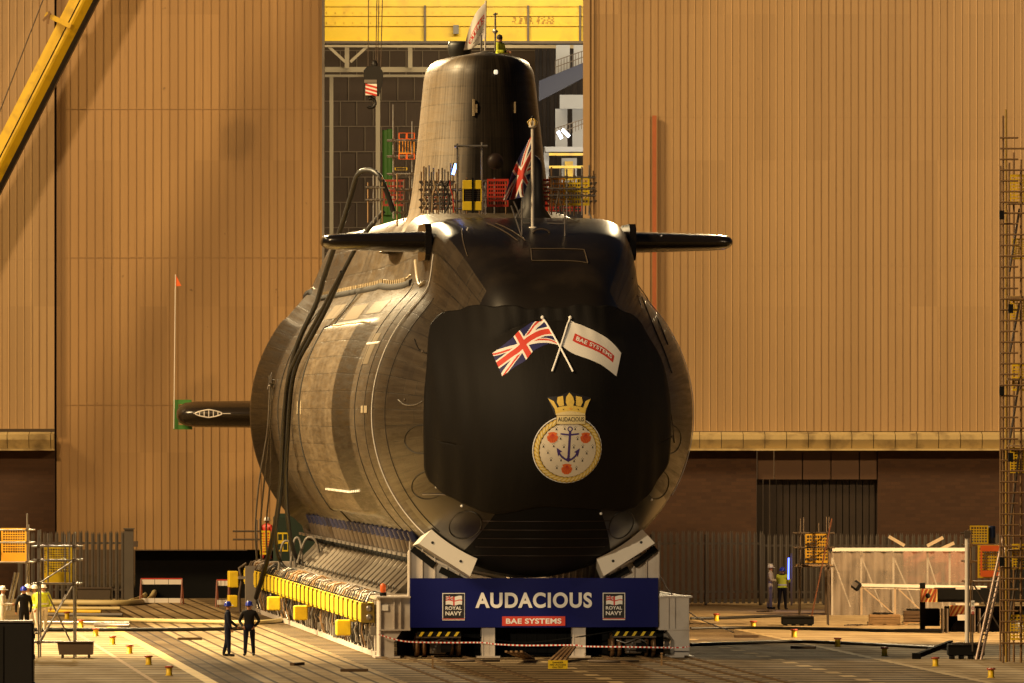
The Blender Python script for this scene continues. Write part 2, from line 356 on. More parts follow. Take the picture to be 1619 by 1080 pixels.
def text_fit(mb, s, cx, cz, w, h, y, m, bold=.0, mapf=None, space=1.06):
    """text fitted in w x h, facing -Y, at depth y"""
    vs, fs, tw, th = text_mesh(s, 1, bold, 1, space)
    pts = [(cx + a * w / tw, cz + b * h / th) for a, b in vs]
    mb.add([mapf(a, b) if mapf else (a, y, b) for a, b in pts], fs, m)

# ============================================================ GROUND
def sheet(name, u0, u1, v0, v1, z, m, nu=1):
    b = MB(); b.add([(u0, v0, z), (u1, v0, z), (u1, v1, z), (u0, v1, z)], [(0, 1, 2, 3)])
    return struct(b.build(name, m, None, S(0, 0, 0), TH))
sheet('ground', -1500, 1500, -400, 2500, -.008, GBASE)
sheet('concrete_apron', -60, -12.75, -80, 97.5, 0, GCONC)
sheet('paved_strip', -12.35, -10.9, -80, 96, 0, GDARK)
sheet('paved_strip', -10.9, -6.5, -80, 97, 0, GSLAB)
sheet('transfer_track', -6.5, 11.45, -80, 200, 0, GRAIL)
sheet('concrete_apron', 11.45, 90, -80, 88, 0, GCONC)
LINEY = mat('yellow_line_paint', (.62, .42, .08), .7, 0, .15, 1, dirt=(.3, .2, .08), dscale=.8, damt=.6)
sheet('kerb_strip', -12.75, -12.35, -80, 95, .004, LINEY)
LINEP = mat('worn_line_paint', (.48, .32, .16), .8, 0, .2, 1, dirt=(.35, .26, .14), dscale=1.0, damt=.9)
sheet('floor_marking', -14.35, -14.2, -80, 95, .004, LINEP)
sheet('kerb_strip', 11.3, 11.6, -80, 88, .004, mat('track_edge', (.42, .31, .15), .8, 0, .3, 1.2, dirt=(.1, .06, .03), dscale=1.3, damt=.9))
def rails():
    for u in (-5.2, -4.4, -3.6, -2.4, 2.4, 3.6, 4.4, 5.2):
        b = MB(); b.box((u, 20, .03), (.12, 140, .06)); struct(b.build('track_rail', mat('worn_rail', (.10, .065, .035), .85, 0, .3, 2, spec=.1), None, S(0, 0, 0), TH))
rails()

# ============================================================ HALL
WY = 396.0
sw = sF(WY)
def wx(px): return (px - 809.5) / sw
def wz(py): return HC - (py - HY) / sw
hall = thing('assembly_hall', 'huge buff metal clad assembly hall with brown brick base and tall doorway', 'building', (0, WY, 0))
def clad(b, x0, x1, z0, z1, y, pitch, depth=.012, th=.5, gaps=()):
    b.box(((x0 + x1) / 2, y + th / 2, (z0 + z1) / 2), (x1 - x0, th, z1 - z0))
    for z in gaps: b.box(((x0 + x1) / 2, y - .004, z), (x1 - x0, .008, .02))
TOP = 42
SEAML = mat('seam_highlight', (.56, .38, .18), .4, 0, .2, .5); SEAMD = mat('seam_shade', (.33, .205, .09), .6, 0, .3, .4)  # lit and shaded seam copies, rib highlights put into the colour
def seams(x0, x1, z0, z1, y, pitch):
    x = x0 + pitch * .5; i = 0; lb, db = MB(), MB(); rnd = random.Random(4)
    while x < x1 - .03:
        bright = math.sin(x * .55 + 2.2) + rnd.uniform(-.6, .6) > -.1
        (lb if bright else db).box((x, y - .012, (z0 + z1) / 2), (.022 if i % 3 else .034, .022, z1 - z0)); (db).box((x + .035, y - .003, (z0 + z1) / 2), (.03, .005, z1 - z0)); x += pitch; i += 1  # dull strip beside each rib is its painted shade
    lb.build('standing_seam', SEAML, hall); db.build('panel_joint', SEAMD, hall)
seams(wx(940), 28, wz(682), TOP, 0, .335); seams(-28, wx(86), wz(678), TOP, -.12, .34)
part('cladding_wall', lambda b: clad(b, wx(922), 70, wz(682), TOP, 0, .40, gaps=(wz(185), wz(420), 30)), CLAD, hall)
part('cladding_wall', lambda b: clad(b, -70, wx(86), wz(678), TOP, -.12, .38, gaps=(wz(178), wz(410))), CLAD, hall)
def leaf(b):
    x0, x1 = wx(89), wx(509); z0 = wz(869); b.box(((x0 + x1) / 2, .45, (z0 + TOP) / 2), (x1 - x0, .5, TOP - z0))
    x = x0 + .22; i = 0
    while x < x1 - .05:
        wv = .05 if i % 5 else .09
        x += .375; i += 1
    for z in (wz(172), wz(407), 30, wz(640)): b.box(((x0 + x1) / 2, .185, z), (x1 - x0, .034, .018))
part('door_leaf', leaf, cladding_material('door_cladding', (.41, .25, .10), (.345, .205, .08)), hall)
def leafj(b):
    x = wx(89) + .22; i = 0; rnd = random.Random(8)
    while x < wx(509) - .05: b.box((x, .19, (wz(869) + TOP) / 2), (.022 if i % 5 else .045, .03, TOP - wz(869))); x += .375; i += 1
part('panel_joint', leafj, mat('leaf_joint', (.32, .19, .075), .6, 0, .35, .5), hall)
part('leaf_gap', lambda b: b.box((wx(87.6), .35, 20), (.09, .3, 44)), MATTE, hall)
part('door_edge', lambda b: b.box((wx(511), .55, (wz(869) + TOP) / 2), (.1, 1.1, TOP - wz(869))), GREY, hall)
part('door_sill', lambda b: b.box(((wx(212) + wx(640)) / 2, 1.3, wz(909) / 1), (wx(640) - wx(212), .3, 2 * wz(909))), MATTE, hall)
def jamb(b):
    b.box((wx(927), -.06, 20 + wz(800) / 2), (.30, .12, 44)); b.box((wx(937), -.05, 20 + wz(800) / 2), (.10, .1, 44))
part('door_jamb', jamb, CLAD, hall)
part('downpipe', lambda b: b.box((wx(1034.5), -.22, (wz(183) + wz(700)) / 2), (.19, .14, wz(183) - wz(700))), mat('rust_red_pipe', (.36, .10, .03), .6, 0, .2, 2), hall)
LEDGE = mat('concrete_ledge', (.50, .38, .17), .8, 0, .15, 1.5, dirt=(.10, .06, .03), dscale=1.1, damt=.8)
def ledge(x0, x1, yo):
    b = MB(); x = x0
    while x < x1:
        e = min(x + .98, x1); zt, zb = wz(683), wz(709)
        b.prism([(yo - .0, zt), (yo - .75, zt - .12), (yo - .75, zt - .34), (yo - .5, zb), (yo, zb)], x + .015, e - .015, None, 'YZ'); x += .98
    b.box(((x0 + x1) / 2, yo - .35, zb - .05), (x1 - x0, .8, .09))
    return b
ledge(wx(900), 60, 0).build('ledge', LEDGE, hall); ledge(-60, wx(87), -.12).build('ledge', LEDGE, hall)
def brickw(b, x0, x1, y): b.box(((x0 + x1) / 2, y + .3, wz(712) / 2), (x1 - x0, .5, wz(712)))
part('brick_wall', lambda b: (brickw(b, wx(900), wx(1196), 0), brickw(b, wx(1388), 60, 0)), BRICK, hall)
part('brick_wall', lambda b: brickw(b, -60, wx(87), -.12), BRICK, hall)
def lintel(b):
    xs = [1197, 1224, 1269, 1314, 1359, 1387]
    for a, c in zip(xs, xs[1:]): b.box(((wx(a) + wx(c)) / 2, .3, (wz(713) + wz(758)) / 2), (wx(c) - wx(a) - .05, .2, wz(713) - wz(758)))
part('lintel_panel', lintel, mat('brown_panel', (.10, .05, .022), .6, 0, .1, 1), hall)
def shut(b):
    x = wx(1197)
    while x < wx(1387): b.box((x + .14, .75 + random.uniform(0, .04), wz(758) / 2), (.26, .1, wz(758))); x += .30
part('shutter_door', shut, mat('dark_shutter', (.025, .015, .008), .5, 0, .4, 1), hall)
# interior, seen through the doorway
part('hall_floor', lambda b: b.box((0, 60, -.02), (80, 116, .02)), GREY, hall)
PANELB = mat('hall_panels', (.12, .075, .04), .7, 0, .2, .7)
JOINT = mat('panel_joint', (.30, .22, .13), .7)
def backwall(b):
    b.box((0, 60.3, 21), (80, .5, 44), PANELB)
    k = F_ / (WY + 60)
    for r_, py in enumerate(range(-80, 420, 40)):
        z = HC - (py - HY) / k; b.box((-6, 59.98, z), (16, .06, .05), JOINT)
        for c_ in range(9):
            px = 512 + c_ * 26 + (13 if r_ % 2 else 0); b.box(((px - 809.5) / k, 59.97, z - .65), (.05, .06, 1.25), JOINT)
part('back_wall', backwall, None, hall)
part('side_wall', lambda b: (b.box((wx(500) - 3, 31, 21), (.4, 57, 44)), b.box((wx(922) + 9, 31, 21), (.4, 57, 44)), b.box((0, 31, 43.5), (80, 57, .4))), PANELB, hall)
def pi_(px, py, d): return P(px, py, WY + d) - Vector((0, WY, 0))
def ibox(b, x0, y0, x1, y1, d, th=.3, m=None):
    a = pi_(x0, y0, d); c = pi_(x1, y1, d); b.box(((a.x + c.x) / 2, d + th / 2, (a.z + c.z) / 2), (abs(c.x - a.x), th, abs(a.z - c.z)), m)
IW = mat('interior_cream', (.45, .36, .22), .6, 0, .1, 1)
IWH = mat('interior_white', (.36, .37, .40), .6, 0, .1, 1)
IBL = mat('interior_blue', (.012, .016, .05), .5, 0, .2, 1)
for (x0, y0, x1, y1, d) in ((521, 122, 527, 420, 50), (594, 116, 601, 420, 50), (512, 106, 700, 114, 51), (512, 118, 700, 122, 52), (545, 70, 552, 108, 50.5), (645, 70, 652, 108, 50.5)):
    part('steel_column' if y1 - y0 > 60 else 'steel_beam', lambda b: ibox(b, x0, y0, x1, y1, d), IW, hall)
part('roof_truss', lambda b: (b.beam(pi_(520, 74, 48), pi_(546, 98, 48), .14, .14), b.beam(pi_(580, 74, 48), pi_(554, 98, 48), .14, .14), b.beam(pi_(512, 70, 48), pi_(925, 72, 48), .3, .3)), IW, hall)
for args in ((846, 75, 930, 500, 54, BLACK, 'curtain'),):
    x0, y0, x1, y1, d, m, nm = args
    part(nm, lambda b: [ibox(b, x0 + i * 6, y0, x0 + i * 6 + 5.6, y1, d + (i % 2) * .2) for i in range(14)], mat('dark_curtain', (.03, .022, .02), .8, 0, .3, 1), hall)
for q_ in ((879, 70, 901, 118, 44), (907, 70, 925, 112, 44), (878, 172, 897, 240, 44), (905, 168, 925, 240, 44), (885, 150, 925, 172, 43.6)): part('interior_wall', lambda b: ibox(b, *q_), IWH, hall)
def bluebeam(b):
    a, c, d, e = pi_(852, 128, 41), pi_(925, 98, 41), pi_(925, 122, 41), pi_(852, 160, 41)
    b.prism([(a.x, a.z), (c.x, c.z), (d.x, d.z), (e.x, e.z)], 41, 41.8)
fixn(part('gallery_beam', bluebeam, IBL, hall))
def grail(yl0, yl1, yh0, yh1, n):
    def f(b):
        for i in range(n + 1):
            t = i / n; x = 878 + 46 * t; b.beam(pi_(x, yl0 + (yl1 - yl0) * t, 40), pi_(x, yh0 + (yh1 - yh0) * t, 40), .035, .035)
        for q in (0, .5): b.beam(pi_(878, yh0 + (yl0 - yh0) * q, 40), pi_(924, yh1 + (yl1 - yh1) * q, 40), .045, .045)
    return f
part('gallery_railing', grail(117, 99, 96, 80, 10), DSTEEL, hall); part('gallery_railing', grail(222, 202, 203, 188, 10), DSTEEL, hall)
for q_ in ((862, 232, 922, 240, 38, .5, IWH), (868, 242, 922, 246, 37, .5, YELP), (868, 262, 922, 266, 37, .5, YELP), (860, 232, 868, 300, 38.6, .5, IWH), (888, 250, 912, 290, 42, .4, IWH), (893, 255, 906, 285, 41.6, .2, YELP)): part('gallery_beam' if q_[3] - q_[1] < 20 else 'gallery_panel', lambda b: ibox(b, *q_), IWH, hall)
TUBE = mat('fluorescent_tube', (.9, .95, 1), emit=(.85, .93, 1), estr=6)
for (a, c) in (((882, 208), (888, 219)), ((889, 205), (900, 216))):
    tl = thing('strip_light', 'glowing white strip lamp inside the hall, ' + ('upper' if a[0] > 885 else 'lower') + ' one beneath the gallery', 'lamp', P((a[0] + c[0]) / 2, (a[1] + c[1]) / 2, WY + 35), 0, 'strip lamps in the hall')
    o_ = Vector(tl.location)
    part('tube', lambda b: b.tube([P(*a, WY + 35) - o_, P(*c, WY + 35) - o_], .075), TUBE, tl)
    part('housing', lambda b: b.beam(P(*a, WY + 35) - o_ + Vector((0, .2, .1)), P(*c, WY + 35) - o_ + Vector((0, .2, .1)), .3, .08), GREY, tl)
# overhead crane girder
gc = thing('overhead_crane', 'long bright yellow overhead crane girder spanning inside the hall', 'crane', (0, WY + 20, 0))
def gp(px, py): q = P(px, py, WY + 20); return (q.x, q.z)
def girder(b):
    x0, x1 = gp(480, 0)[0], gp(945, 0)[0]
    zs = [gp(0, y)[1] for y in (-40, 8, 24, 41, 56, 66)]
    b.box(((x0 + x1) / 2, .6, (zs[0] + zs[-1]) / 2), (x1 - x0, 1.0, zs[0] - zs[-1]))
    for z in (gp(0, 9)[1], gp(0, 24)[1], gp(0, 40)[1], gp(0, 65)[1]): b.box(((x0 + x1) / 2, .03, z), (x1 - x0, .16, .09))
    for px in range(490, 930, 14): b.box((gp(px, 0)[0], .05, gp(0, 21)[1]), (.09, .08, .14)); b.box((gp(px, 0)[0], .05, gp(0, 37)[1]), (.09, .08, .14))
part('girder', girder, mat('crane_yellow', (.85, .58, .005), .4, 0, .1, .6, dirt=(.5, .25, .01), dscale=1.2, damt=.5), gc)
part('walkway', lambda b: b.box((0, .0, gp(0, 68)[1]), (24, 1.6, .12)), DSTEEL, gc)
for px in (511, 672, 835, 917):
    part('stanchion', lambda b: b.box((gp(px, 0)[0], -.12, gp(0, 38)[1]), (.10, .08, 1.75)), DSTEEL, gc)
part('cabinet', lambda b: b.box((gp(721, 0)[0], -.2, gp(0, 47)[1]), (.26, .2, .42)), GREY, gc)
def gnum(b):
    text_fit(b, 'SWL 150t', gp(850, 0)[0], gp(0, 33)[1], 2.1, .5, 0, mat('faded_print', (.45, .26, .02), .6), .01, lambda a, c: (a, .075, c))
CX, CZ = gp(835, 0)[0], gp(0, 33)[1]
def gmarks(b):   # the faded, unreadable lettering on the girder
    rnd = random.Random(3)
    for k in range(4):
        for q in range(6): b.box((gp(812 + k * 8 + rnd.uniform(0, 5), 0)[0], .08, gp(0, 27 + 2.3 * q)[1]), (rnd.uniform(.06, .16), .03, .05))
        for q in range(6): b.box((gp(848 + k * 8 + rnd.uniform(0, 5), 0)[0], .08, gp(0, 27 + 2.3 * q)[1]), (rnd.uniform(.06, .16), .03, .05))
part('marking', gmarks, mat('faded_print', (.42, .22, .02), .6), gc)

# ============================================================ SUBMARINE
HR = 5.65
AX = HC                        # height of the hull axis
def hrad(v):
    if v < 3: return HR * math.sqrt(max(0, 1 - ((3 - v) / 11) ** 2))
    if v < 58: return HR
    t = min(1, (v - 58) / 32); return HR * (1 - t ** 1.7) + .5
def chh(v):                    # casing height above the axis
    if v < 4: t = (4 - v) / 10.2; h = 2.9 + 3.9 * math.sqrt(max(0, 1 - t * t)) if t < 1 else 0
    elif v < 8: h = 6.8
    elif v < 18: t = (v - 8) / 10; h = 6.8 + .6 * t * t * (3 - 2 * t)
    elif v < 58: h = 7.4
    elif v < 74: t = (v - 58) / 16; h = 7.4 - 3.6 * t * t * (3 - 2 * t)
    else: h = 0
    return h
def chw(v):
    if v < 0: return 3.5 * math.sqrt(max(.02, 1 - (v / 7.4) ** 2)) if v > -7.3 else .5
    if v < 10: return 3.5
    return 3.5 - .3 * min(1, (v - 10) / 15)
BELT = []
def surf(v, a, raw=False):
    """radius at station v, angle a from the top (positive to the right/starboard of picture)"""
    rc = hrad(v); h = chh(v); r = rc
    if h > .3 and math.cos(a) > 0.02:
        n = 7.0 if v > 10 else (10.0 if v > 2 else max(4.0, 10 + (v - 2) * 1.0)); rb = (abs(math.sin(a) / chw(v)) ** n + abs(math.cos(a) / h) ** n) ** (-1 / n)
        p = 26. if v < 12 else max(9., 26 - (v - 12) * 1.7); r = (rc ** p + rb ** p) ** (1 / p)
        if r < rc * 1.03: r = rc + (r - rc)
    if not raw:
        sa = abs(a); dn = math.degrees(sa) - 90     # below the horizontal is positive
        for (v0, v1, v2, d0, d1, amp) in ((9.8, 15.4, 34, -34, 38, .26), (54, 59, 64, -38, 42, .08), (34, 35.2, 49, 22, 46, .08)):
            if v0 <= v <= v2 + 1 and d0 - 2 < dn < d1 + 2:
                tv = min(1, (v - v0) / (v1 - v0)); tv = min(tv, max(0, v2 + 1 - v)); ta = min(1, (dn - d0 + 2) / 2, (d1 + 2 - dn) / 2); r += amp * max(0, min(tv, ta))
    return r
SB = thing('submarine', 'huge dark nuclear submarine with tan lit tiled flank, tall fin and bow planes', 'submarine', S(0, 0, AX), TH)
def build_hull():
    vs_ = []; v = -8.0; st = [-7.999, -7.97, -7.9, -7.75, -7.5, -7.2, -6.8, -6.4, -6, -5.5, -5, -4.5, -4, -3.5, -3, -2.5, -2, -1.5, -1, -.5, 0, .5, 1, 1.5, 2, 2.5, 3, 4, 5, 6, 7, 8, 9.2, 9.8, 10.6, 11.2]
    st += [12, 13, 14, 15, 15.4] + [16 + i for i in range(16)] + [32, 33, 34, 34.6, 35.2] + [36 + i for i in range(14)] + [50.5, 52.5, 54.5, 56, 58.5, 60, 61.5] + [62 + i for i in range(29)]
    N = 216; b = MB(); V = []; UV = []
    for v in st:
        for k in range(N + 1):
            a = -math.pi + 2 * math.pi * k / N; r = surf(v, a); V.append((r * math.sin(a), v, r * math.cos(a))); UV.append((v, a * HR))
    f = []; mi = []
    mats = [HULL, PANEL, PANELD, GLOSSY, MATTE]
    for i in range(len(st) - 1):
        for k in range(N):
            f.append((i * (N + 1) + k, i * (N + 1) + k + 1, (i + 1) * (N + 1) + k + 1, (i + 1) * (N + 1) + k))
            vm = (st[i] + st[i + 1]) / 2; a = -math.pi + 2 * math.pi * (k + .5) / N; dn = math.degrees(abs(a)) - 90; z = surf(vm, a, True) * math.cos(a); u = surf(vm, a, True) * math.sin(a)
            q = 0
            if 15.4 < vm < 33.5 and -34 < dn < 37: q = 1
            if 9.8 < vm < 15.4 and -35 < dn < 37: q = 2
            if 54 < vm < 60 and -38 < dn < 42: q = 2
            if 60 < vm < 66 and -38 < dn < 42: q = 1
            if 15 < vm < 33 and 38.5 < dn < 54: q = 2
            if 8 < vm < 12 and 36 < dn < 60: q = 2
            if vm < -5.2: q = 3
            if vm < 1.2 and dn > 62: q = 4  # black curtain and shadow of the hull bottom, both painted on
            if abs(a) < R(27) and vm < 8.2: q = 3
            if dn > 34 and vm < -.25 and q != 4: q = 3  # shade of the lower bow under the cover, painted as black casing
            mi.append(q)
    me = bpy.data.meshes.new('hull'); me.from_pydata(V, [], f)
    for m in mats: me.materials.append(m)
    me.polygons.foreach_set('material_index', mi); me.polygons.foreach_set('use_smooth', [True] * len(f))
    ul = me.uv_layers.new(name='UVMap'); li = [0] * len(me.loops); me.loops.foreach_get('vertex_index', li)
    ul.data.foreach_set('uv', [c for i in li for c in UV[i]])
    me.update(); o = bpy.data.objects.new('hull', me); C.objects.link(o); o.parent = SB; fixn(o); return o
hull = build_hull()
def on(v, a, off=0): r = surf(v, a) + off; return Vector((r * math.sin(a), v, r * math.cos(a)))
def onring(v, a0, a1, n=80, off=.03): return [on(v, R(a0 + (a1 - a0) * i / n), off) for i in range(n + 1)]
part('white_marking', lambda b: b.tube(onring(.6, -150, -32), .022, None, 6), LETW, SB); part('white_marking', lambda b: b.tube(onring(.6, 33, 120), .016, None, 6), LETW, SB)
SEAM = mat('seam_gap', (.012, .009, .006), .9)
for v, a0, a1, rr in ((2.6, -42, -150, .020), (4.5, 40, 110, .02), (7.2, -38, -150, .03), (33.2, -38, -140, .05), (50, -38, -140, .04), (-1.2, -42, -140, .02)):
    part('hull_seam', lambda b: b.tube(onring(v, a0, a1, off=.0), rr, None, 5), SEAM, SB)
def lseam(a, v0, v1, rr, off=0): return lambda b: b.tube([on(v0 + (v1 - v0) * i / 60, R(a), off) for i in range(61)], rr, None, 5)
part('limber_slot', lambda b: (lseam(-37.4, 8.4, 63, .15, -.03)(b), lseam(37.4, 8.4, 63, .15, -.03)(b)), SEAM, SB)
PLIT = mat('bare_edge', (.36, .28, .17), .5, 0, .3, 2)
part('limber_edge', lambda b: (lseam(-35.7, 9, 60, .04, .01)(b), [b.box(on(12 + i * .9, R(-36.3), .04), (.10, .3, .16)) for i in range(52)]), PLIT, SB)
for v0, v1, a, rr in ((3.2, 8.8, -64, .05), (.8, 5.2, 62, .05), (12, 30, -55.5, .04)):
    part('pale_strip', lseam(a, v0, v1, rr, .0), LETW if rr > .045 else PLIT, SB)
def squares(b):
    for v in (1.7, 3.1): b.add([on(v, R(-89.5), .02), on(v + 1.0, R(-89.5), .02), on(v + 1.0, R(-87), .02), on(v, R(-87), .02)], [(0, 1, 2, 3)])
    for v in (32, 34, 36, 38): b.add([on(v, R(-90), .02), on(v + .3, R(-90), .02), on(v + .3, R(-85), .02), on(v, R(-85), .02)], [(0, 1, 2, 3)])
part('draught_mark', squares, mat('pale_patch', (.34, .27, .17), .6), SB)
def dots(b):
    for i in range(22): b.box(on(12.5 + i * .72, R(-118), .03), (.07, .28, .07))
part('stud_row', dots, LETW, SB)
# torpedo tube shutters, dark rings on the bow
def ringon(u0, z0, r0):
    def f(b):
        pts = []
        for k in range(41):
            t = 2 * math.pi * k / 40; u = u0 + r0 * math.cos(t); z = z0 + r0 * math.sin(t); rho = math.hypot(u, z)
            if rho > HR * .995: u *= HR * .995 / rho; z *= HR * .995 / rho; rho = HR * .995
            pts.append(Vector((u, 3 - 11 * math.sqrt(1 - (rho / HR) ** 2) - .01, z)))
        b.tube(pts, .022, None, 6, False)
    return f
for (u0, z0) in ((-4.2, -.85), (4.25, -.85), (-2.65, -3.75), (2.65, -3.75), (-3.9, -2.4), (3.9, -2.4)):
    part('tube_shutter', ringon(u0, z0, .48), BLACK, SB)
def bowribs(b):
    for z in (-3.6, -3.9, -4.2, -4.5, -4.8):
        pts = []
        for k in range(31):
            u = -2.2 + 4.4 * k / 30; rho = math.hypot(u, z); pts.append(Vector((u, 3 - 11 * math.sqrt(max(.0, 1 - (rho / HR) ** 2)) - .01, z)))
        b.tube(pts, .015, None, 5)
part('sonar_rib', bowribs, mat('rib_brown', (.025, .013, .010), .5), SB)
# casing details
def hatchline(b):
    def top(u, v): a = math.atan2(u, 6.5); return on(v, a, .015)
    for (u0, v0, u1, v1) in ((-1.6, .2, -.9, -2.6), (-1.3, .2, -.6, -2.6), (-.5, -3.4, 1.6, -3.4), (1.6, -3.4, 1.8, -4.3), (-.6, -4.3, 1.8, -4.3), (-.5, -3.4, -.6, -4.3), (-2.6, -.5, -3.1, -3)):
        b.tube([top(u0 + (u1 - u0) * i / 12, v0 + (v1 - v0) * i / 12) for i in range(13)], .022, None, 5)
part('hatch_outline', hatchline, mat('casing_edge', (.10, .075, .05), .4), SB)
def casing_skirt(b):
    pts = [(7.5, 33), (6, 36.5), (4.6, 38.6), (3.2, 39.6), (2.2, 38.5)]
    for s_ in (-1, 1): b.tube([on(v, R(s_ * a), .03) for v, a in pts], .07, None, 6)
part('casing_skirt', casing_skirt, PLIT, SB)
# sail / fin
def sail():
    st = [(-1.05 + 0, 0)]
    zs = [5.9, 6.6, 7.3, 8, 8.8, 9.6, 10.4, 11.2, 11.9, 12.2, 12.4, 12.55, 12.68, 12.79, 12.87, 12.93, 12.99, 13.05, 13.10, 13.12]
    N = 96; V = []; UV = []; f = []; mi = []
    for z in zs:
        t = (z - 5.9) / 7.3; w = 2.62 - .78 * min(1, t); w += .5 * math.exp(-(z - 6.3) / .55)
        v0, v1 = 14.2 + .7 * t, 29.5 - 1.0 * t
        ins = 0 if z < 12.2 else (1 - math.sqrt(max(0, 1 - ((z - 12.2) / .72) ** 2))) * .5 if z < 12.87 else {12.87: .33, 12.93: .6, 12.99: .95, 13.05: 1.3, 13.10: 1.6, 13.12: 1.72}[z]
        w = w - ins; v0 += ins; v1 -= ins
        for k in range(N + 1):
            a = 2 * math.pi * k / N; c = math.cos(a); s_ = math.sin(a)
            # front half: blunt superellipse; rear: tapering
            vm = v0 + 4.6
            if c >= 0: n = 2.5; d = (abs(c) ** n + abs(s_) ** n) ** (-1 / n); v = vm - (vm - v0) * d * c; u = w * d * s_
            else: v = vm - (v1 - vm) * c; u = w * s_ * (1 - .0 * abs(c)) * (1 - .35 * c * c)
            V.append((u - .24, v, z)); UV.append((a * 7, z))
    for i in range(len(zs) - 1):
        for k in range(N):
            f.append((i * (N + 1) + k, (i + 1) * (N + 1) + k, (i + 1) * (N + 1) + k + 1, i * (N + 1) + k + 1))
            a = math.degrees(2 * math.pi * (k + .5) / N); a = a - 360 if a > 180 else a
            mi.append(1 if (-42 < a < 42) else 0)
    nv = len(V); V.append((-.24, 20, 13.13)); UV.append((0, 13)); i = len(zs) - 1
    for k in range(N): f.append((i * (N + 1) + k, nv, i * (N + 1) + k + 1)); mi.append(1)
    me = bpy.data.meshes.new('fin'); me.from_pydata(V, [], f)
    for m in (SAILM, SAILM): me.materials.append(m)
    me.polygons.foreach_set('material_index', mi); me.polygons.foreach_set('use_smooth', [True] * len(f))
    ul = me.uv_layers.new(name='UVMap'); li = [0] * len(me.loops); me.loops.foreach_get('vertex_index', li)
    ul.data.foreach_set('uv', [c for i in li for c in UV[i]]); me.update()
    ca = me.attributes.new('front_shade', 'FLOAT', 'POINT'); fr = []
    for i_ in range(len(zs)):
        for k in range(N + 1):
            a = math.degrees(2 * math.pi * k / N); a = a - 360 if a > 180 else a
            fr.append(max(0, min(1, (a + 34) / 18, (60 - a) / 5)))  # painted shade fades in by angle, uneven from side to side
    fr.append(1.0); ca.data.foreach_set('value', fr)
    o = bpy.data.objects.new('fin', me); C.objects.link(o); o.parent = SB; fixn(o); return o
fin = sail()
sbM = SB.matrix_basis.copy()
def L_(px, py, v):       # photo point at boat station v -> boat-local coordinates (z above axis)
    # iterate for the depth of that station
    Y = Y0 + v
    for _ in range(4):
        p = P(px, py, Y); u = toS(p)[0]; Y = Y0 + u * sT + v * cT
    q = toS(P(px, py, Y)); return Vector((q[0], q[1], q[2] - AX))
part('navigation_lamp', lambda b: (b.box(L_(784, 114, 14.6), (.14, .12, .16), None, None, .03)), mat('white_glow', (.9, .9, .8), emit=(1, .9, .7), estr=.5), fin)
part('fin_fitting', lambda b: (b.box(L_(749, 170, 14.7), (.07, .12, .6), PLIT), b.box(L_(751, 168, 14.7), (.16, .1, .15), PLIT), b.box(L_(751, 175, 14.7), (.16, .1, .15), PLIT)), PLIT, fin); part('fin_fitting', lambda b: b.box(L_(814, 170, 14.9), (.06, .1, .4), PLIT), PLIT, fin)
part('fin_hatch', lambda b: b.lathe(L_(783, 255, 14.15), [(.0, -.02), (.2, -.02), (.24, .03), (.3, .03)], mat('hatch_brown', (.03, .018, .012), .4), 20, 'Y'), None, fin)
part('fin_opening', lambda b: (b.box(L_(671.5, 195, 20), (.06, .16, .18), SEAM), b.box(L_(671, 203, 20), (.06, .16, .18), SEAM), b.box(L_(834.5, 218, 19), (.25, .2, .16), SEAM)), None, fin)
part('safety_line', lambda b: b.tube([L_(824, 92, 17), L_(831, 135, 16.6), L_(836, 180, 16), L_(842, 232, 15.5)], .03, None, 6), SEAM, SB)
def mastsleeve(b):
    c = L_(727, 72, 24); b.lathe(c, [(.3, -.5), (.42, -.3), (.45, .0), (.40, .14), (.0, .16)], None, 20)
part('mast_fairing', mastsleeve, BLACK, SB); part('antenna', lambda b: b.tube([L_(761, 55, 19), L_(761, 80, 19)], .035), STEEL, SB)
def wirehoop(b):
    c = L_(783, 28, 20); b.tube([L_(783, 20, 20), L_(783, 80, 20)], .035); b.tube([L_(780, 23, 20), L_(787, 22, 20)], .03); b.lathe(L_(783, 50, 20), [(0, .12), (.12, 0), (0, -.12)], None, 8)
part('antenna', wirehoop, STEEL, SB)
# bow planes
def plane(side):
    def f(b):
        ur, ut = 3.35, 7.12; N = 20; rows = []
        secs = [(ur, 1.35, .37), (4.5, 1.28, .345), (5.6, 1.18, .31), (6.5, 1.08, .28), (6.85, 1.0, .255), (7.02, .85, .20), (7.1, .6, .12), (7.13, .25, .03)]
        vs = []
        for (u, ch, th) in secs:
            for k in range(N):
                a = 2 * math.pi * k / N; vs.append((side * u, 3.0 + ch * math.cos(a), 5.95 + th * math.copysign(abs(math.sin(a)) ** .7, math.sin(a))))
        fs = [(i * N + k, i * N + (k + 1) % N, (i + 1) * N + (k + 1) % N, (i + 1) * N + k) for i in range(len(secs) - 1) for k in range(N)]
        fs.append(tuple(range((len(secs) - 1) * N, len(secs) * N)))
        b.add(vs, fs, None, True)
    return f
PLB = mat('plane_black', (.012, .009, .007), .22, 0, .3, 1)
def rootplate(side):
    def f(b): b.prism([(1.3, 5.5), (1.6, 5.3), (4.4, 5.3), (4.7, 5.5), (4.7, 6.35), (4.4, 6.55), (1.6, 6.55), (1.3, 6.35)], side * 3.42, side * 3.64, None, 'YZ')
    return f
for s_ in (-1, 1):
    bp_ = fixn(part('bow_plane', plane(s_), PLB, SB)); fixn(part('root_plate', rootplate(s_), PLB, bp_))
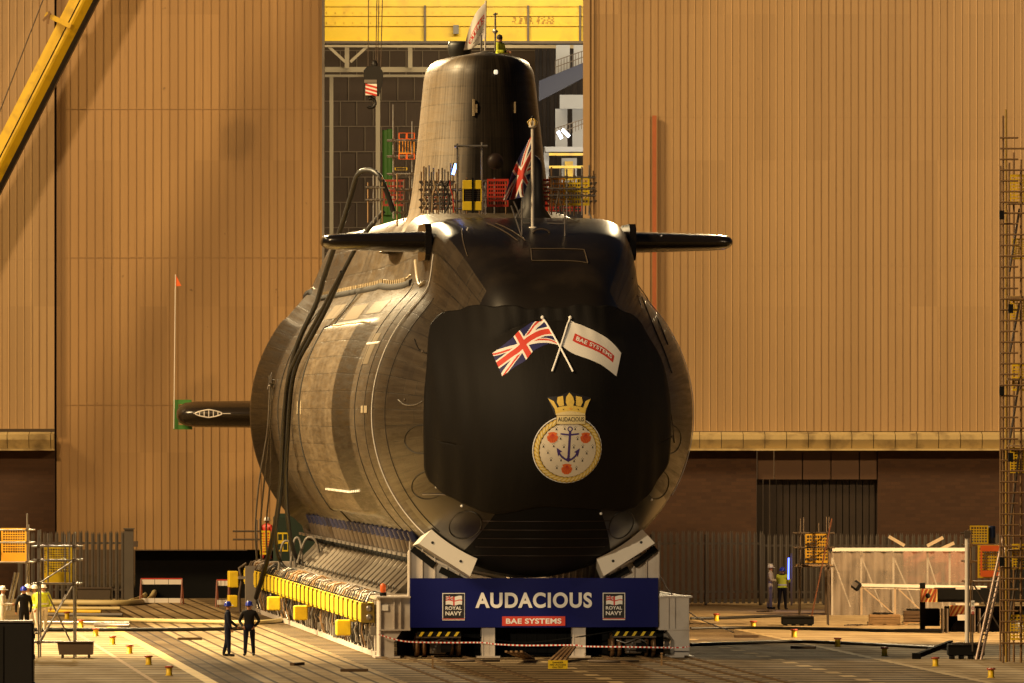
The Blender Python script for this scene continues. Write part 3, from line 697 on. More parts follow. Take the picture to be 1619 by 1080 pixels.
# stern planes and rudders
def splane(side):
    def f(b):
        N = 20; secs = [(.6, 1.9, .62), (4, 1.8, .60), (7.1, 1.6, .56), (7.6, 1.4, .50), (7.85, 1.1, .36), (7.95, .6, .15)]
        vs = [(side * u, 84.0 + ch * math.cos(2 * math.pi * k / N), th * math.sin(2 * math.pi * k / N)) for (u, ch, th) in secs for k in range(N)]
        fs = [(i * N + k, i * N + (k + 1) % N, (i + 1) * N + (k + 1) % N, (i + 1) * N + k) for i in range(len(secs) - 1) for k in range(N)]
        fs.append(tuple(range((len(secs) - 1) * N, len(secs) * N))); b.add(vs, fs, None, True)
    return f
STP = mat('stern_plane_skin', (.022, .016, .010), .25, 0, .3, 1)
for s_ in (-1, 1): sp_ = fixn(part('stern_plane', splane(s_), STP, SB))
def canoe(b):
    c = L_(330, 654, 81.9); w_, h_ = .58, .17
    pts = [c + Vector((w_ * math.cos(t), 0, h_ * math.sin(t) * (1 - .35 * abs(math.cos(t))))) for t in [2 * math.pi * k / 32 for k in range(33)]]
    b.tube(pts, .03, None, 5, False)
    for x in (-.4, -.2, 0, .2, .4): b.box(c + Vector((x, 0, 0)), (.035, .04, 2 * h_ * (.95 - abs(x))))
    b.tube([c + Vector((-.66, 0, 0)), c + Vector((-.58, 0, 0))], .015); b.tube([c + Vector((.58, 0, 0)), c + Vector((.95, 0, 0))], .015)
part('stencil_marking', canoe, LETW, SB)
def rud(s_):
    def f(b):
        vs = []; N = 16; secs = [(1.0, 2.0, .4), (4.5, 1.7, .35), (5.6, 1.4, .28), (5.75, .8, .1)]
        vs = [(th * math.sin(2 * math.pi * k / N), 86 + ch * math.cos(2 * math.pi * k / N), s_ * z) for (z, ch, th) in secs for k in range(N)]
        fs = [(i * N + k, i * N + (k + 1) % N, (i + 1) * N + (k + 1) % N, (i + 1) * N + k) for i in range(3) for k in range(N)]
        fs.append(tuple(range(3 * N, 4 * N))); b.add(vs, fs, None, True)
    return f
for s_ in (-1, 1): fixn(part('rudder', rud(s_), STP, SB))
# black rounded pod on the foredeck
pod = part('deck_pod', lambda b: b.lathe(L_(842, 340, 6), [(.80, -.3), (.42, .25), (.37, .8), (.36, 1.55), (.33, 1.8), (.24, 1.98), (.1, 2.08), (0, 2.1)], None, 24), BLACK, SB)
def bollardring(b):
    c = L_(856, 370, -1.5); b.tube([c + Vector((.3 * math.cos(t), 0, .17 * math.sin(t))) for t in [2 * math.pi * k / 20 for k in range(21)]], .035, None, 6, False)
part('mooring_ring', bollardring, DSTEEL, SB)

# ------------------------------------------------------------ bow cover with prints
def fold(u, z):
    e = max(0, min(1, (abs(u - .1) - 2.2) / 2)); top = max(0, (z - 2.2) / 1.3)
    return .016 * math.sin(u * 5.3 + 1.2 * math.sin(z * .8)) * (.3 + e) + .035 * e * math.sin(u * 10 + z * .7) + .014 * top * math.sin(u * 13 + z)
def vfront(u, z):
    rho = math.hypot(u, z); a = math.atan2(u, z); lo, hi = -8.0, 3.5
    if surf(hi, a, True) <= rho: return hi
    for _ in range(22):
        m_ = (lo + hi) / 2
        if surf(m_, a, True) >= rho: hi = m_
        else: lo = m_
    return hi
def cov(u, z, off=0.0):
    e = .02; v = vfront(u, z); n = Vector(((vfront(u - e, z) - vfront(u + e, z)) / (2 * e), 1.0, (vfront(u, z - e) - vfront(u, z + e)) / (2 * e)))
    n.x = max(-4, min(4, n.x)); n.z = max(-4, min(4, n.z)); n = Vector((n.x, 1, n.z)).normalized() * -1
    n = Vector((-n.x if False else n.x, n.y, n.z))
    return Vector((u, v, z)) + n * (.08 + fold(u, z) + off)
def cover():
    b = MB(); NU, NZ = 150, 110; V = []
    for j in range(NZ + 1):
        t = j / NZ
        lft = -3.98 - .12 * math.sin(math.pi * t) + .5 * max(0, t - .55) ** 1.5 * 1.6 + (.12 * ((.12 - t) / .12) ** 2 if t < .12 else 0)
        rgt = 4.05 + .1 * math.sin(math.pi * t) - 1.7 * max(0, t - .5) ** 1.6 * 1.5 - (.3 * ((.14 - t) / .14) ** 1.5 if t < .14 else 0)
        for i in range(NU + 1):
            s_ = i / NU; u = lft + (rgt - lft) * s_; e_ = abs(s_ * 2 - 1); zt = 3.58 - .55 * e_ ** 9 + .04 * math.sin(s_ * 40) - .05 * math.cos(s_ * 13); zb = -3.12 + .8 * e_ ** 7 + .06 * math.sin(s_ * 19); z = zb + (zt - zb) * t; zz = z + (.12 * math.sin(u * 1.7 + 1) * (1 - t)) * (1 if t < .3 else 0)
            V.append(cov(u, zz))
    f = [(j * (NU + 1) + i, j * (NU + 1) + i + 1, (j + 1) * (NU + 1) + i + 1, (j + 1) * (NU + 1) + i) for j in range(NZ) for i in range(NU)]
    b.add(V, f, None, True); o = b.build('bow_cover', CLOTH, None, S(0, 0, AX), TH)
    md = o.modifiers.new('s', 'SOLIDIFY'); md.thickness = .012; md.offset = 1
    return tag(o, 'black fabric sheet draped over the round bow of the submarine', 'cover')
cover()
CXN, SN = 877.7, 47.35
def nuz(px, py): return ((px - CXN) / SN, (HY - py) / SN)
def union(s, t):
    """flag colour at s (hoist 0..1 fly), t (0 bottom..1 top), 2:1"""
    x, y = s * 2 - 1, t - .5
    if abs(x) < .10 or abs(y) < .10: return 2
    if abs(x) < .165 or abs(y) < .165: return 1
    d = abs(y) - abs(x) * .5; dd = d / math.hypot(1, .5)
    if abs(dd) < .10:
        q = (1 if x * y > 0 else -1); side = dd * q * (1 if x < 0 else 1)
        if (0 < dd < .066 and (x * y < 0)) or (-.066 < dd < 0 and (x * y > 0)): return 2
        return 1
    return 0
def flagmesh(b, fmap, colf, mats, nu, nt_, smooth=True):
    V = [fmap(i / nu, j / nt_) for j in range(nt_ + 1) for i in range(nu + 1)]
    o = len(b.v); b.v += [tuple(v) for v in V]
    for j in range(nt_):
        for i in range(nu):
            k = b.mi(mats[colf((i + .5) / nu, (j + .5) / nt_)])
            b.f.append((o + j * (nu + 1) + i, o + j * (nu + 1) + i + 1, o + (j + 1) * (nu + 1) + i + 1, o + (j + 1) * (nu + 1) + i)); b.m.append(k); b.sm.append(smooth)
def poly(pts):
    """smooth parametrised curve through 2-D/3-D points by length"""
    pts = [Vector(p) for p in pts]; d = [0]
    for a, c in zip(pts, pts[1:]): d.append(d[-1] + (c - a).length)
    def f(t):
        t = max(0, min(1, t)) * d[-1]
        for i in range(len(pts) - 1):
            if t <= d[i + 1] + 1e-9:
                q = (t - d[i]) / max(1e-9, d[i + 1] - d[i]); p0 = pts[max(0, i - 1)]; p1 = pts[i]; p2 = pts[i + 1]; p3 = pts[min(len(pts) - 1, i + 2)]
                return .5 * ((2 * p1) + (p2 - p0) * q + (2 * p0 - 5 * p1 + 4 * p2 - p3) * q * q + (3 * p1 - p0 - 3 * p2 + p3) * q ** 3)
        return pts[-1]
    return f

# small fittings, tie points and cables on the bow skin
def onbow(px, py, off=.03):
    v = -3.0
    for _ in range(6):
        q = L_(px, py, v); v = vfront(q.x, q.z)
    return Vector((q.x, v - off, q.z))
for (x, y) in ((668, 556), (640, 632), (694, 655), (1052, 610), (1062, 690), (690, 770), (730, 800), (1030, 790), (950, 812), (758, 805)):
    part('tie_point', lambda b: b.lathe(onbow(x, y), [(0, -.05), (.045, -.03), (.05, .03)], None, 8, 'Y'), LETW if y > 760 else DSTEEL, SB)
for pts in (((655, 536), (662, 552), (676, 558), (694, 552)), ((629, 632), (640, 640), (656, 640), (668, 634)), ((1015, 470), (1035, 520), (1052, 560), (1062, 590)), ((1000, 440), (1022, 470), (1040, 505), (1056, 545)), ((1010, 520), (1040, 580), (1058, 640), (1066, 700)), ((690, 560), (684, 590), (684, 600), (688, 606)), ((668, 782), (700, 782), (745, 786))):
    f_ = poly([onbow(*p, .05) for p in pts]); part('tie_cord', lambda b: b.tube([f_(i / 20) for i in range(21)], .02, None, 5), BLACK if pts[0][0] > 900 or pts[0][1] < 600 else STEEL, SB)
def hullpt(px, py, v): return L_(px, py, v)
for v0, v1, a0, a1 in ((4.6, 7.8, -72, -60), (13, 20, -50, -44), (22, 30, -52, -45), (35, 42, -50, -43)):
    def pt(b):
        n = 6; V = [on(v0 + (v1 - v0) * i / n, R(a0 + (a1 - a0) * j / n), .015) for i in range(n + 1) for j in range(n + 1)]
        b.add(V, [(i * (n + 1) + j, i * (n + 1) + j + 1, (i + 1) * (n + 1) + j + 1, (i + 1) * (n + 1) + j) for i in range(n) for j in range(n)])
    part('replaced_tile_patch', pt, mat('fresh_tile', (.13, .10, .06), .4, 0, .1, 1), SB)
uf = sthing('union_flag_print', 'red white and blue flag with white staff printed on the black bow cover', 'flag', 0, 0, AX)
ft = poly([(863.7, 505.6), (846.7, 512.7), (826.8, 526), (812.6, 539), (784, 561)]); fb = poly([(885.5, 549), (869.4, 546.8), (846.7, 556.8), (832.5, 572.4), (816.9, 582), (797, 596.5)])
def m1(s, t): p = fb(s).lerp(ft(s), t); return cov(*nuz(p.x, p.y), .02)
b = MB(); flagmesh(b, m1, union, (FLB, FLW, FLR), 150, 76); b.build('flag_cloth', None, uf)
def staff(p0, p1): return lambda b: (b.tube([cov(*nuz(p0[0] + (p1[0] - p0[0]) * i / 14, p0[1] + (p1[1] - p0[1]) * i / 14), .05) for i in range(15)], .034, None, 8), b.lathe(cov(*nuz(*p0), .05), [(0, -.06), (.055, -.03), (.06, 0), (.055, .04), (0, .07)], None, 10))
part('staff', staff((863, 503), (904, 590)), LETW, uf)
bf = sthing('company_flag_print', 'white flag with red lettered band printed on the black bow cover', 'flag', 0, 0, AX)
gt = poly([(908.5, 507), (930.5, 519.8), (958.9, 534), (974.5, 546.8), (985.2, 560.3)]); gb = poly([(889, 549.7), (906.4, 561.7), (933.4, 571.7), (953.2, 580.9), (974.5, 596.5)])
def m2(s, t, off=.024): p = gb(s).lerp(gt(s), t); return cov(*nuz(p.x, p.y), off)
def cbae(s, t): return 1 if (.15 < s < .87 and .37 < t < .64) else 0
b = MB(); flagmesh(b, m2, cbae, (FLW, FLR), 100, 60)
text_fit(b, 'BAE SYSTEMS', .51, .505, .64, .135, 0, LETW, .02, lambda a, c: m2(a, c, .034)); b.build('flag_cloth', None, bf)
part('staff', staff((907, 503), (872, 590)), LETW, bf)
# crest
cr = sthing('ship_crest', 'round rope edged crest with naval crown and blue anchor on the bow cover', 'crest', 0, 0, AX)
k_ = 130 / 878.
def cq(x, y, off=.03): return cov(*nuz(830 + x * k_, 610 + y * k_), off)      # coordinates of the enlarged crest
def cpoly(b, pts, m, off):
    bm = bmesh.new(); bm.faces.new([bm.verts.new((x, y, 0)) for x, y in pts])
    for ax in (0, 1):
        lo = min(p[ax] for p in pts); hi = max(p[ax] for p in pts); q = lo + 32
        while q < hi - 4:
            no = (1, 0, 0) if ax == 0 else (0, 1, 0); bmesh.ops.bisect_plane(bm, geom=bm.verts[:] + bm.edges[:] + bm.faces[:], dist=.01, plane_co=(q, 0, 0) if ax == 0 else (0, q, 0), plane_no=no); q += 32
    bm.verts.index_update(); b.add([cq(v.co.x, v.co.y, off) for v in bm.verts], [tuple(v.index for v in f.verts) for f in bm.faces], m); bm.free()
def cdisc(b, cx, cy, rx, ry, m, off, n=64, ripple=0):
    rings = 8; V = [cq(cx, cy, off)]
    for j in range(1, rings + 1):
        for k in range(n): a = 2 * math.pi * k / n; rr = j / rings * (1 + (ripple * math.cos(a * 34) if j == rings else 0)); V.append(cq(cx + rx * rr * math.cos(a), cy + ry * rr * math.sin(a), off))
    f = [(0, 1 + k, 1 + (k + 1) % n) for k in range(n)] + [(1 + (j - 1) * n + k, 1 + j * n + k, 1 + j * n + (k + 1) % n, 1 + (j - 1) * n + (k + 1) % n) for j in range(1, rings) for k in range(n)]
    b.add(V, f, m)
b = MB(); cdisc(b, 442, 665, 364, 350, LETW, .03); cdisc(b, 442, 665, 354, 340, LETB, .036); b.build('backing', None, cr)
b = MB(); cdisc(b, 448, 672, 294, 278, FIELD, .05, 136, .012); b.build('shield', None, cr)
b = MB()
for k in range(46):
    a = 2 * math.pi * k / 46; 
    if math.radians(-115) < ((a + math.pi) % (2 * math.pi) - math.pi) < math.radians(-65): continue
    cx, cy = 444 + 322 * math.cos(a), 668 + 308 * math.sin(a); ta = a + math.radians(58)
    dx, dy = math.cos(ta), math.sin(ta)
    for (ln, wd, m, off) in ((44, 25, GOLDD, .05), (38, 19, GOLD, .058), (26, 7, mat('rope_light', (.85, .7, .35), .5), .064)):
        pts = [(cx + dx * ln * math.cos(t) - dy * wd * math.sin(t), cy + dy * ln * math.cos(t) + dx * wd * math.sin(t)) for t in [2 * math.pi * q / 14 for q in range(14)]]
        cpoly(b, pts, m, off)
b.build('rope_border', None, cr)
b = MB()
def cline(b, pts, wd, m, off):
    for (x0, y0), (x1, y1) in zip(pts, pts[1:]):
        d = math.hypot(x1 - x0, y1 - y0); nx, ny = -(y1 - y0) / d * wd / 2, (x1 - x0) / d * wd / 2; ex, ey = (x1 - x0) / d * wd * .12, (y1 - y0) / d * wd * .12
        cpoly(b, [(x0 + nx - ex, y0 + ny - ey), (x1 + nx + ex, y1 + ny + ey), (x1 - nx + ex, y1 - ny + ey), (x0 - nx - ex, y0 - ny - ey)], m, off)
cline(b, [(458, 480), (450, 765)], 24, ANCH, .066); cline(b, [(362, 503), (455, 514), (550, 503)], 17, ANCH, .067)
cline(b, [(458 + 22 * math.cos(t), 455 + 22 * math.sin(t)) for t in [2 * math.pi * q / 16 for q in range(17)]], 11, ANCH, .066)
cline(b, [(345, 690), (375, 730), (410, 758), (450, 778)], 18, ANCH, .066); cline(b, [(545, 690), (522, 730), (490, 758), (450, 778)], 18, ANCH, .067)
cpoly(b, [(325, 645), (385, 685), (365, 690), (345, 735), (332, 690)], ANCH, .068); cpoly(b, [(566, 650), (555, 705), (545, 740), (528, 697), (505, 690)], ANCH, .068)
cpoly(b, [(415, 760), (450, 792), (485, 760), (450, 745)], ANCH, .069)
b.build('anchor_emblem', None, cr)
for (cx, cy) in ((280, 540), (625, 545), (440, 865)):
    b = MB(); pts = [(cx - 14, cy - 55), (cx + 14, cy - 55), (cx + 48, cy - 45), (cx + 38, cy - 22)]
    for q in range(13):
        a = math.radians(-20 + 220 * q / 12); rr = 58 if q % 2 else 54; pts.append((cx + rr * math.cos(a), cy + rr * math.sin(a)))
    pts += [(cx - 38, cy - 22), (cx - 48, cy - 45)]
    cpoly(b, pts, SHELL, .060)
    for q in range(7): a = math.radians(15 + 150 * q / 6); cline(b, [(cx, cy - 40), (cx + 50 * math.cos(a), cy + 50 * math.sin(a))], 4, FLR, .064)
    b.build('scallop_shell', None, cr)
b = MB()
for (x, y) in ((318, 455), (403, 450), (512, 453), (597, 455), (363, 550), (540, 555), (190, 632), (295, 628), (400, 635), (502, 640), (597, 637), (703, 640), (238, 695), (643, 703), (273, 770), (376, 773), (512, 780), (600, 777), (337, 852), (541, 862)):
    cpoly(b, [(x - 3, y - 10), (x + 3, y - 10), (x + 9, y + 14), (x, y + 10), (x - 9, y + 14)], LETB, .060)
    for dx, dy in ((-11, -16), (11, -16), (0, -26)): cpoly(b, [(x + dx - 4, y + dy), (x + dx, y + dy - 4), (x + dx + 4, y + dy), (x + dx, y + dy + 4)], LETB, .060)
b.build('ermine_spot', None, cr)
b = MB(); cpoly(b, [(316, 312), (620, 312), (620, 408), (316, 408)], GOLDD, .070); cpoly(b, [(322, 318), (614, 318), (614, 402), (322, 402)], mat('tablet_gold', (.74, .60, .30), .5), .076)
text_fit(b, 'AUDACIOUS', 466, -355, 268, 44, 0, LETB, .012, lambda a, c: cq(a, -c, .082)); b.build('name_tablet', None, cr)
b = MB(); cpoly(b, [(225, 130), (345, 118), (450, 72), (560, 105), (680, 135), (628, 290), (620, 312), (300, 312)], LETB, .062)
cpoly(b, [(298, 245), (370, 225), (460, 215), (550, 225), (625, 245), (612, 312), (312, 312)], GOLD, .070)
cpoly(b, [(310, 300), (380, 280), (460, 272), (540, 280), (615, 300), (614, 312), (312, 312)], mat('tablet_gold', (.74, .60, .30), .5), .074)
for pts in ([(232, 142), (290, 170), (325, 235), (300, 252)], [(675, 145), (620, 170), (596, 235), (625, 250)], [(330, 130), (385, 118), (395, 215), (345, 225), (322, 180)], [(520, 118), (580, 130), (590, 180), (570, 225), (520, 215)], [(418, 130), (448, 88), (456, 88), (490, 130), (502, 180), (490, 218), (428, 218), (412, 180)]): cpoly(b, pts, GOLD, .068)
for x, y in ((388, 256), (540, 256)): cpoly(b, [(x - 7, y), (x, y - 7), (x + 7, y), (x, y + 7)], LETB, .078)
cpoly(b, [(440, 246), (480, 246), (470, 252), (450, 252)], SHELL, .078)
b.build('naval_crown', None, cr)

# ============================================================ CRADLE
ck = sthing('transport_cradle', 'long cream steel transport cradle with yellow boxes carrying the submarine', 'cradle')
def fu(px): return (px - 845) / 46.2
def fz(py): return (1040 - py) / 46.2
for s_ in (-1, 1):
    o1, o2 = 5.33, 4.27
    def outr(b):
        b.box((s_ * (o1 + o2) / 2, .6, 1.5), (o1 - o2, 1.2, 1.12)); b.box((s_ * (o1 + o2) / 2 + s_ * .04, .55, 2.08), (o1 - o2 + .1, 1.4, .06))
        b.prism([(s_ * 5.33, 0.06), (s_ * 5.33, .935), (s_ * 4.55, .935), (s_ * 4.82, .55), (s_ * 4.82, .06)], 0.0, 1.2)
        b.box((s_ * 5.05, .55, .03), (.85, 1.4, .06))
        for u in (4.6, 4.82, 5.29): b.box((s_ * u, -.03, 1.5), (.04, .06, 1.1))
        b.box((s_ * 4.8, -.03, .96), (1.06, .08, .05)); b.box((s_ * 5.3, -.03, .5), (.05, .06, .85))
    fixn(part('outrigger_leg', outr, WHITE, ck))
    for k in range(6):
        fixn(part('gusset', lambda b: b.prism([(s_ * 4.85, .5 + .0), (s_ * 4.85, .93), (s_ * 4.3, 1.0), (s_ * 4.1, .9), (s_ * 4.5, .5)], 1.6 + k * 1.2, 1.75 + k * 1.2), GREY, ck))
    def wing(b):
        b.prism([(s_ * 4.32, 2.0), (s_ * 4.32, 3.62), (s_ * 4.24, 3.72), (s_ * 4.1, 3.72), (s_ * 2.3, 2.78), (s_ * 2.3, 2.0)], .12, .5)
        for u in (4.28, 3.85, 3.42, 3.0, 2.6):
            zt = 3.68 - max(0, 4.15 - u) * .522; b.box((s_ * u, .07, (2.7 + zt) / 2), (.035, .12, zt - 2.7 + .6))
        b.beam((s_ * 4.18, .28, 3.73), (s_ * 2.3, .28, 2.79), .5, .07)
    fixn(part('saddle_wing', wing, WHITE, ck))
    def pad(b):
        # curved pad hugging the hull
        a0, a1 = 180 - 42.6, 180 - 22.5; n = 12; vs = []
        for k in range(n + 1):
            a = R(a0 + (a1 - a0) * k / n)
            cr_ = math.cos(R((a1 - a0) / 2)) / math.cos(a - R((a0 + a1) / 2))
            for r_, v in ((5.33, -.9), (5.98 * cr_, -.9), (5.70, .7), (6.1 * cr_, .7)): vs.append((s_ * r_ * math.sin(a), v, AX + r_ * math.cos(a)))
        fs = []
        for k in range(n):
            q = k * 4; fs += [(q, q + 1, q + 5, q + 4), (q + 1, q + 3, q + 7, q + 5), (q + 3, q + 2, q + 6, q + 7), (q + 2, q, q + 4, q + 6)]
        fs += [(0, 1, 3, 2), (n * 4, n * 4 + 1, n * 4 + 3, n * 4 + 2)]; b.add(vs, fs)
        for k in (2, 9):
            a = R(a0 + (a1 - a0) * k / n); b.lathe((s_ * 5.65 * math.sin(a), -.92, AX + 5.65 * math.cos(a)), [(0, 0), (.05, 0)], BLACK, 10, 'Y')
    fixn(part('saddle_pad', pad, PALE, ck))
    def packer(b):
        for k in range(2):
            a = R(180 - 38 + k * 11); c = Vector((s_ * 6.2 * math.sin(a), .2, AX + 6.2 * math.cos(a))); b.box(c, (.95, .6, .22), None, Matrix.Rotation(-s_ * (math.pi - a), 3, 'Y'))
    part('packer', packer, MATTE, ck)
part('front_beam', lambda b: b.box((0, .6, 1.9), (8.5, .9, 1.55)), WHITE, ck)
for u in (fu(772), fu(916)):
    part('front_leg', lambda b: (b.box((u, .3, .55), (.07, .5, 1.02)), b.box((u - .2, .3, .55), (.05, .52, 1.02)), b.box((u + .2, .3, .55), (.05, .52, 1.02)), b.box((u, .08, .55), (.40, .05, 1.02)), b.box((u, .3, .03), (.78, .8, .06))), WHITE, ck)
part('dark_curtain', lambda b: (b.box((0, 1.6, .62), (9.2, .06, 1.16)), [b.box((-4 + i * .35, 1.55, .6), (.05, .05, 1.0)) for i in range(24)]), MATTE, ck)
part('deck', lambda b: (b.box((-4.1, 37, 2.0), (2.3, 71.8, .1)), b.box((4.1, 37, 2.0), (2.3, 71.8, .1)), b.box((0, 37, 1.7), (5.8, 71.5, .3))), GREY, ck)
# side frames, bay by bay
NB, PIT = 30, 2.32
def sidebay(b):
    for du in (0, 1.16):
        b.box((-5.22, du, 1.0), (.14, .16, 1.94)); b.box((-5.28, du, .55), (.05, .3, 1.0))
    b.box((-5.24, PIT / 2, 2.02), (.2, PIT, .12)); b.box((-5.24, PIT / 2, .09), (.26, PIT, .18)); b.box((-5.2, PIT / 2, 1.05), (.1, PIT, .1))
    b.beam((-5.2, 0, 1.0), (-5.2, 1.16, .2), .06, .06)
sb0 = None
for i in range(NB):
    if i == 0: sb0 = part('side_frame', sidebay, WHITE, ck); sb0.location = (0, 1.4, 0); src = sb0
    else: dup(src, ck, None, (0, 1.4 + i * PIT, 0))
def rsb(b):
    for i in range(NB): b.box((5.2, 1.4 + i * PIT, 1.0), (.14, .16, 1.94))
    b.box((5.24, 36, 2.02), (.2, 69, .12)); b.box((5.24, 36, .09), (.26, 69, .18))
part('side_rail', rsb, WHITE, ck)
def ybox(b):
    b.box((-5.55, 0, 1.5), (.42, 1.80, .68), YEL, None, .012); b.box((-5.35, 1.16, 1.5), (.3, .4, .62), MATTE); b.box((-5.62, 1.16, 1.75), (.08, .10, .2), DSTEEL)
    b.box((-5.775, 0, 1.5), (.03, 1.6, .5), YEL)
    for q in (-.6, .6): b.box((-5.62, q, 1.14), (.16, .25, .05), BLACK); b.box((-5.66, q, 1.86), (.12, .2, .06), BLACK)
    b.box((-5.58, -.915, 1.5), (.44, .03, .67), mat('box_end', (.20, .135, .02), .6))
    for z in (1.35, 1.65): b.lathe((-5.52, -.93, z), [(0, -.02), (.10, -.02), (.12, .02)], STEEL, 10, 'Y')
yb = None
for i in range(NB):
    v = 3.0 + i * PIT
    if i == 0: yb = part('yellow_box', ybox, None, ck); yb.location = (0, v, 0)
    elif i != 27: dup(yb, ck, None, (0, v, 0))
for i in range(NB * 2):
    rnd = random.Random(i); v = 2 + i * PIT / 2
    part('pipework', lambda b: (b.tube([(-5.45 + rnd.uniform(-.1, .1), v, 1.15), (-5.52, v + rnd.uniform(-.4, .4), .75), (-5.38, v + rnd.uniform(-.3, .3), .2)], .035, rnd.choice((BLACK, DSTEEL, STEEL, RUSTY)), 5), b.box((-5.4, v, rnd.uniform(.4, .9)), (.2, .3, rnd.uniform(.15, .5)), rnd.choice((DSTEEL, BLACK, GREY, STEEL)))), None, ck)
    part('cable_loop', lambda b: b.tube([(-5.62, v, 1.86), (-5.5, v + .2, 2.02 + rnd.uniform(0, .12)), (-5.25, v + .1, 2.1 + rnd.uniform(0, .15)), (-4.9, v, 2.08)], rnd.uniform(.025, .05), rnd.choice((BLACK, STEEL, RUSTY, DSTEEL)), 5), None, ck)
for px, py in ((543, 1009), (475, 985), (433, 971)):
    # low boxes on the flank
    u = -6.0
    g = [v / 4 for v in range(0, 320)]
    best = min(g, key=lambda v: abs((809.5 + S(u, v).x * F_ / S(u, v).y) - px))
    part('battery_box', lambda b: (b.box((u, best, .85), (.52, .5, .55), None, None, .04), b.box((u + .35, best, 1.1), (.3, .1, .08))), YEL, ck)
def wedge(b):
    A = [(-4.85, -.72, 2.06), (-4.70, .42, 2.06), (-3.62, .10, 3.12), (-3.70, -.12, 3.12)]; B = [(x + .14, y + .02, z - .02) for x, y, z in A]
    b.add(A + B, [(0, 1, 2, 3), (7, 6, 5, 4), (0, 4, 5, 1), (1, 5, 6, 2), (2, 6, 7, 3), (3, 7, 4, 0)])
    b.prism([(-4.7, 2.06), (-3.3, 2.06), (-3.1, 3.35), (-3.5, 3.35)], -.06, .04, None)
    b.lathe((-4.62, -.55, 2.35), [(0, -.03), (.09, -.03), (.09, .0)], BLACK, 10, 'X')
wd_ = fixn(part('support_bracket', wedge, mat('bracket_paint', (.40, .35, .29), .55, 0, .15, 1.5, dirt=(.15, .1, .06), dscale=1.2), ck)); wd_.location = (0, 3.2, 0)
for i in range(1, NB - 6): dup(wd_, ck, None, (0, 3.2 + i * PIT, 0))
JBL = mat('jack_blue', (.03, .035, .09), .22, .4, .3, 4)
def jack(b):
    a = Vector((-3.45, 0, 3.32)); c = Vector((-3.15, 0, 3.75)); n_ = Vector((-4.35, 0, 4.3))
    b.box((-3.5, 0, 3.36), (.5, 1.9, .42), MATTE)
    b.tube([Vector((-3.7, 0, 3.45)), Vector((-3.85, 0, 3.95))], .17, DSTEEL, 12)
    b.tube([Vector((-3.85, 0, 3.95)), Vector((-3.98, 0, 4.30))], .2, JBL, 12, True, [.15, .17])
    b.tube([Vector((-3.45, .7, 3.45)), Vector((-3.7, .7, 4.05))], .12, DSTEEL, 10)
    b.box((-4.0, 0, 3.42), (.1, 1.5, .1), STEEL)
jk = part('hydraulic_jack', jack, None, ck); jk.location = (0, 3.2, 0)
for i in range(1, NB - 4): dup(jk, ck, None, (0, 3.2 + i * PIT, 0))
rj = part('support_strut', lambda b: b.tube([Vector((3.7, 0, 2.1)), Vector((3.9, 0, 4.2))], .2, None, 8), DSTEEL, ck); rj.location = (0, 3.2, 0)
for i in range(1, NB - 4): dup(rj, ck, None, (0, 3.2 + i * PIT, 0))
rs_ = part('deck_strut', lambda b: b.box((-4.5, 0, 2.1), (1.6, .12, .1)), WHITE, ck); rs_.location = (0, 2, 0)
for i in range(1, NB): dup(rs_, ck, None, (0, 2 + i * PIT, 0))
part('end_column', lambda b: (b.box((-5.78, 66.5, 1.0), (.42, .5, 2.0)), b.box((-5.78, 66.3, .03), (.8, 1, .06)), b.box((-6.1, 67.5, 1.5), (.3, 1.5, .1))), GREY, ck)
part('yellow_box', lambda b: b.box((-6.42, 68, 1.42), (.4, 1.2, .68), None, None, .03), YEL, ck); part('yellow_box', lambda b: b.box((-6.44, 68, .5), (.38, 1.2, .5), None, None, .03), YEL, ck); part('aft_pipework', lambda b: b.tube([(-6.15, 67.4, 0), (-6.2, 67.3, .8), (-6.1, 67.3, 1.4), (-6.2, 67.4, 1.9), (-5.9, 67.3, 2.1)], .06, None, 6), DSTEEL, ck)
part('beacon', lambda b: (b.lathe((fu(607), .6, 2.1), [(.11, 0), (.11, .12), (.07, .13), (.10, .16), (.10, .36), (.07, .42), (0, .44)], ORG, 14), b.lathe((fu(607), .6, 2.1), [(.12, 0), (.12, .13), (0, .13)], MATTE, 12)), None, ck)
part('plate', lambda b: b.box((fu(607), -.03, 1.72), (.26, .02, .2)), LETW, ck)
def bogie(u):
    def f(b):
        for du in (-.62, -.38, .55, .8): b.lathe((u + du, 1.1, .42), [(0, -.1), (.2, -.1), (.22, -.04), (.40, -.04), (.42, 0), (.40, .08), (.22, .1), (0, .1)], mat('worn_wheel', (.20, .11, .05), .45, .5, .4, 5), 28, 'X')
        b.box((u + .1, .8, .38), (.55, .5, .5), DSTEEL, None, .03); b.box((u + .35, .5, .35), (.35, .1, .3), MATTE)
        for q in range(5): b.box((u - .1 + q * .05, .48, .2 + q * .1), (.06, .04, .06), STEEL)
        b.box((u + .1, .7, .72), (1.5, .8, .07), DSTEEL); b.box((u + .1, .32, .82), (1.5, .06, .16), MATTE)
        for q, du in enumerate((-.6, -.3, .0, .3, .6)):
            b.prism([(u + .1 + du - .1, .745), (u + .1 + du, .745), (u + .1 + du + .1, .895), (u + .1 + du, .895)], .27, .285, YEL)
        b.tube([(u - .5, .5, .6), (u - .2, .4, .5), (u + .2, .42, .66), (u + .5, .5, .55)], .03, STEEL, 6)
    return f
for u in (fu(688), fu(998)): part('wheel_bogie', bogie(u), None, ck).location = (0, -.55, 0)
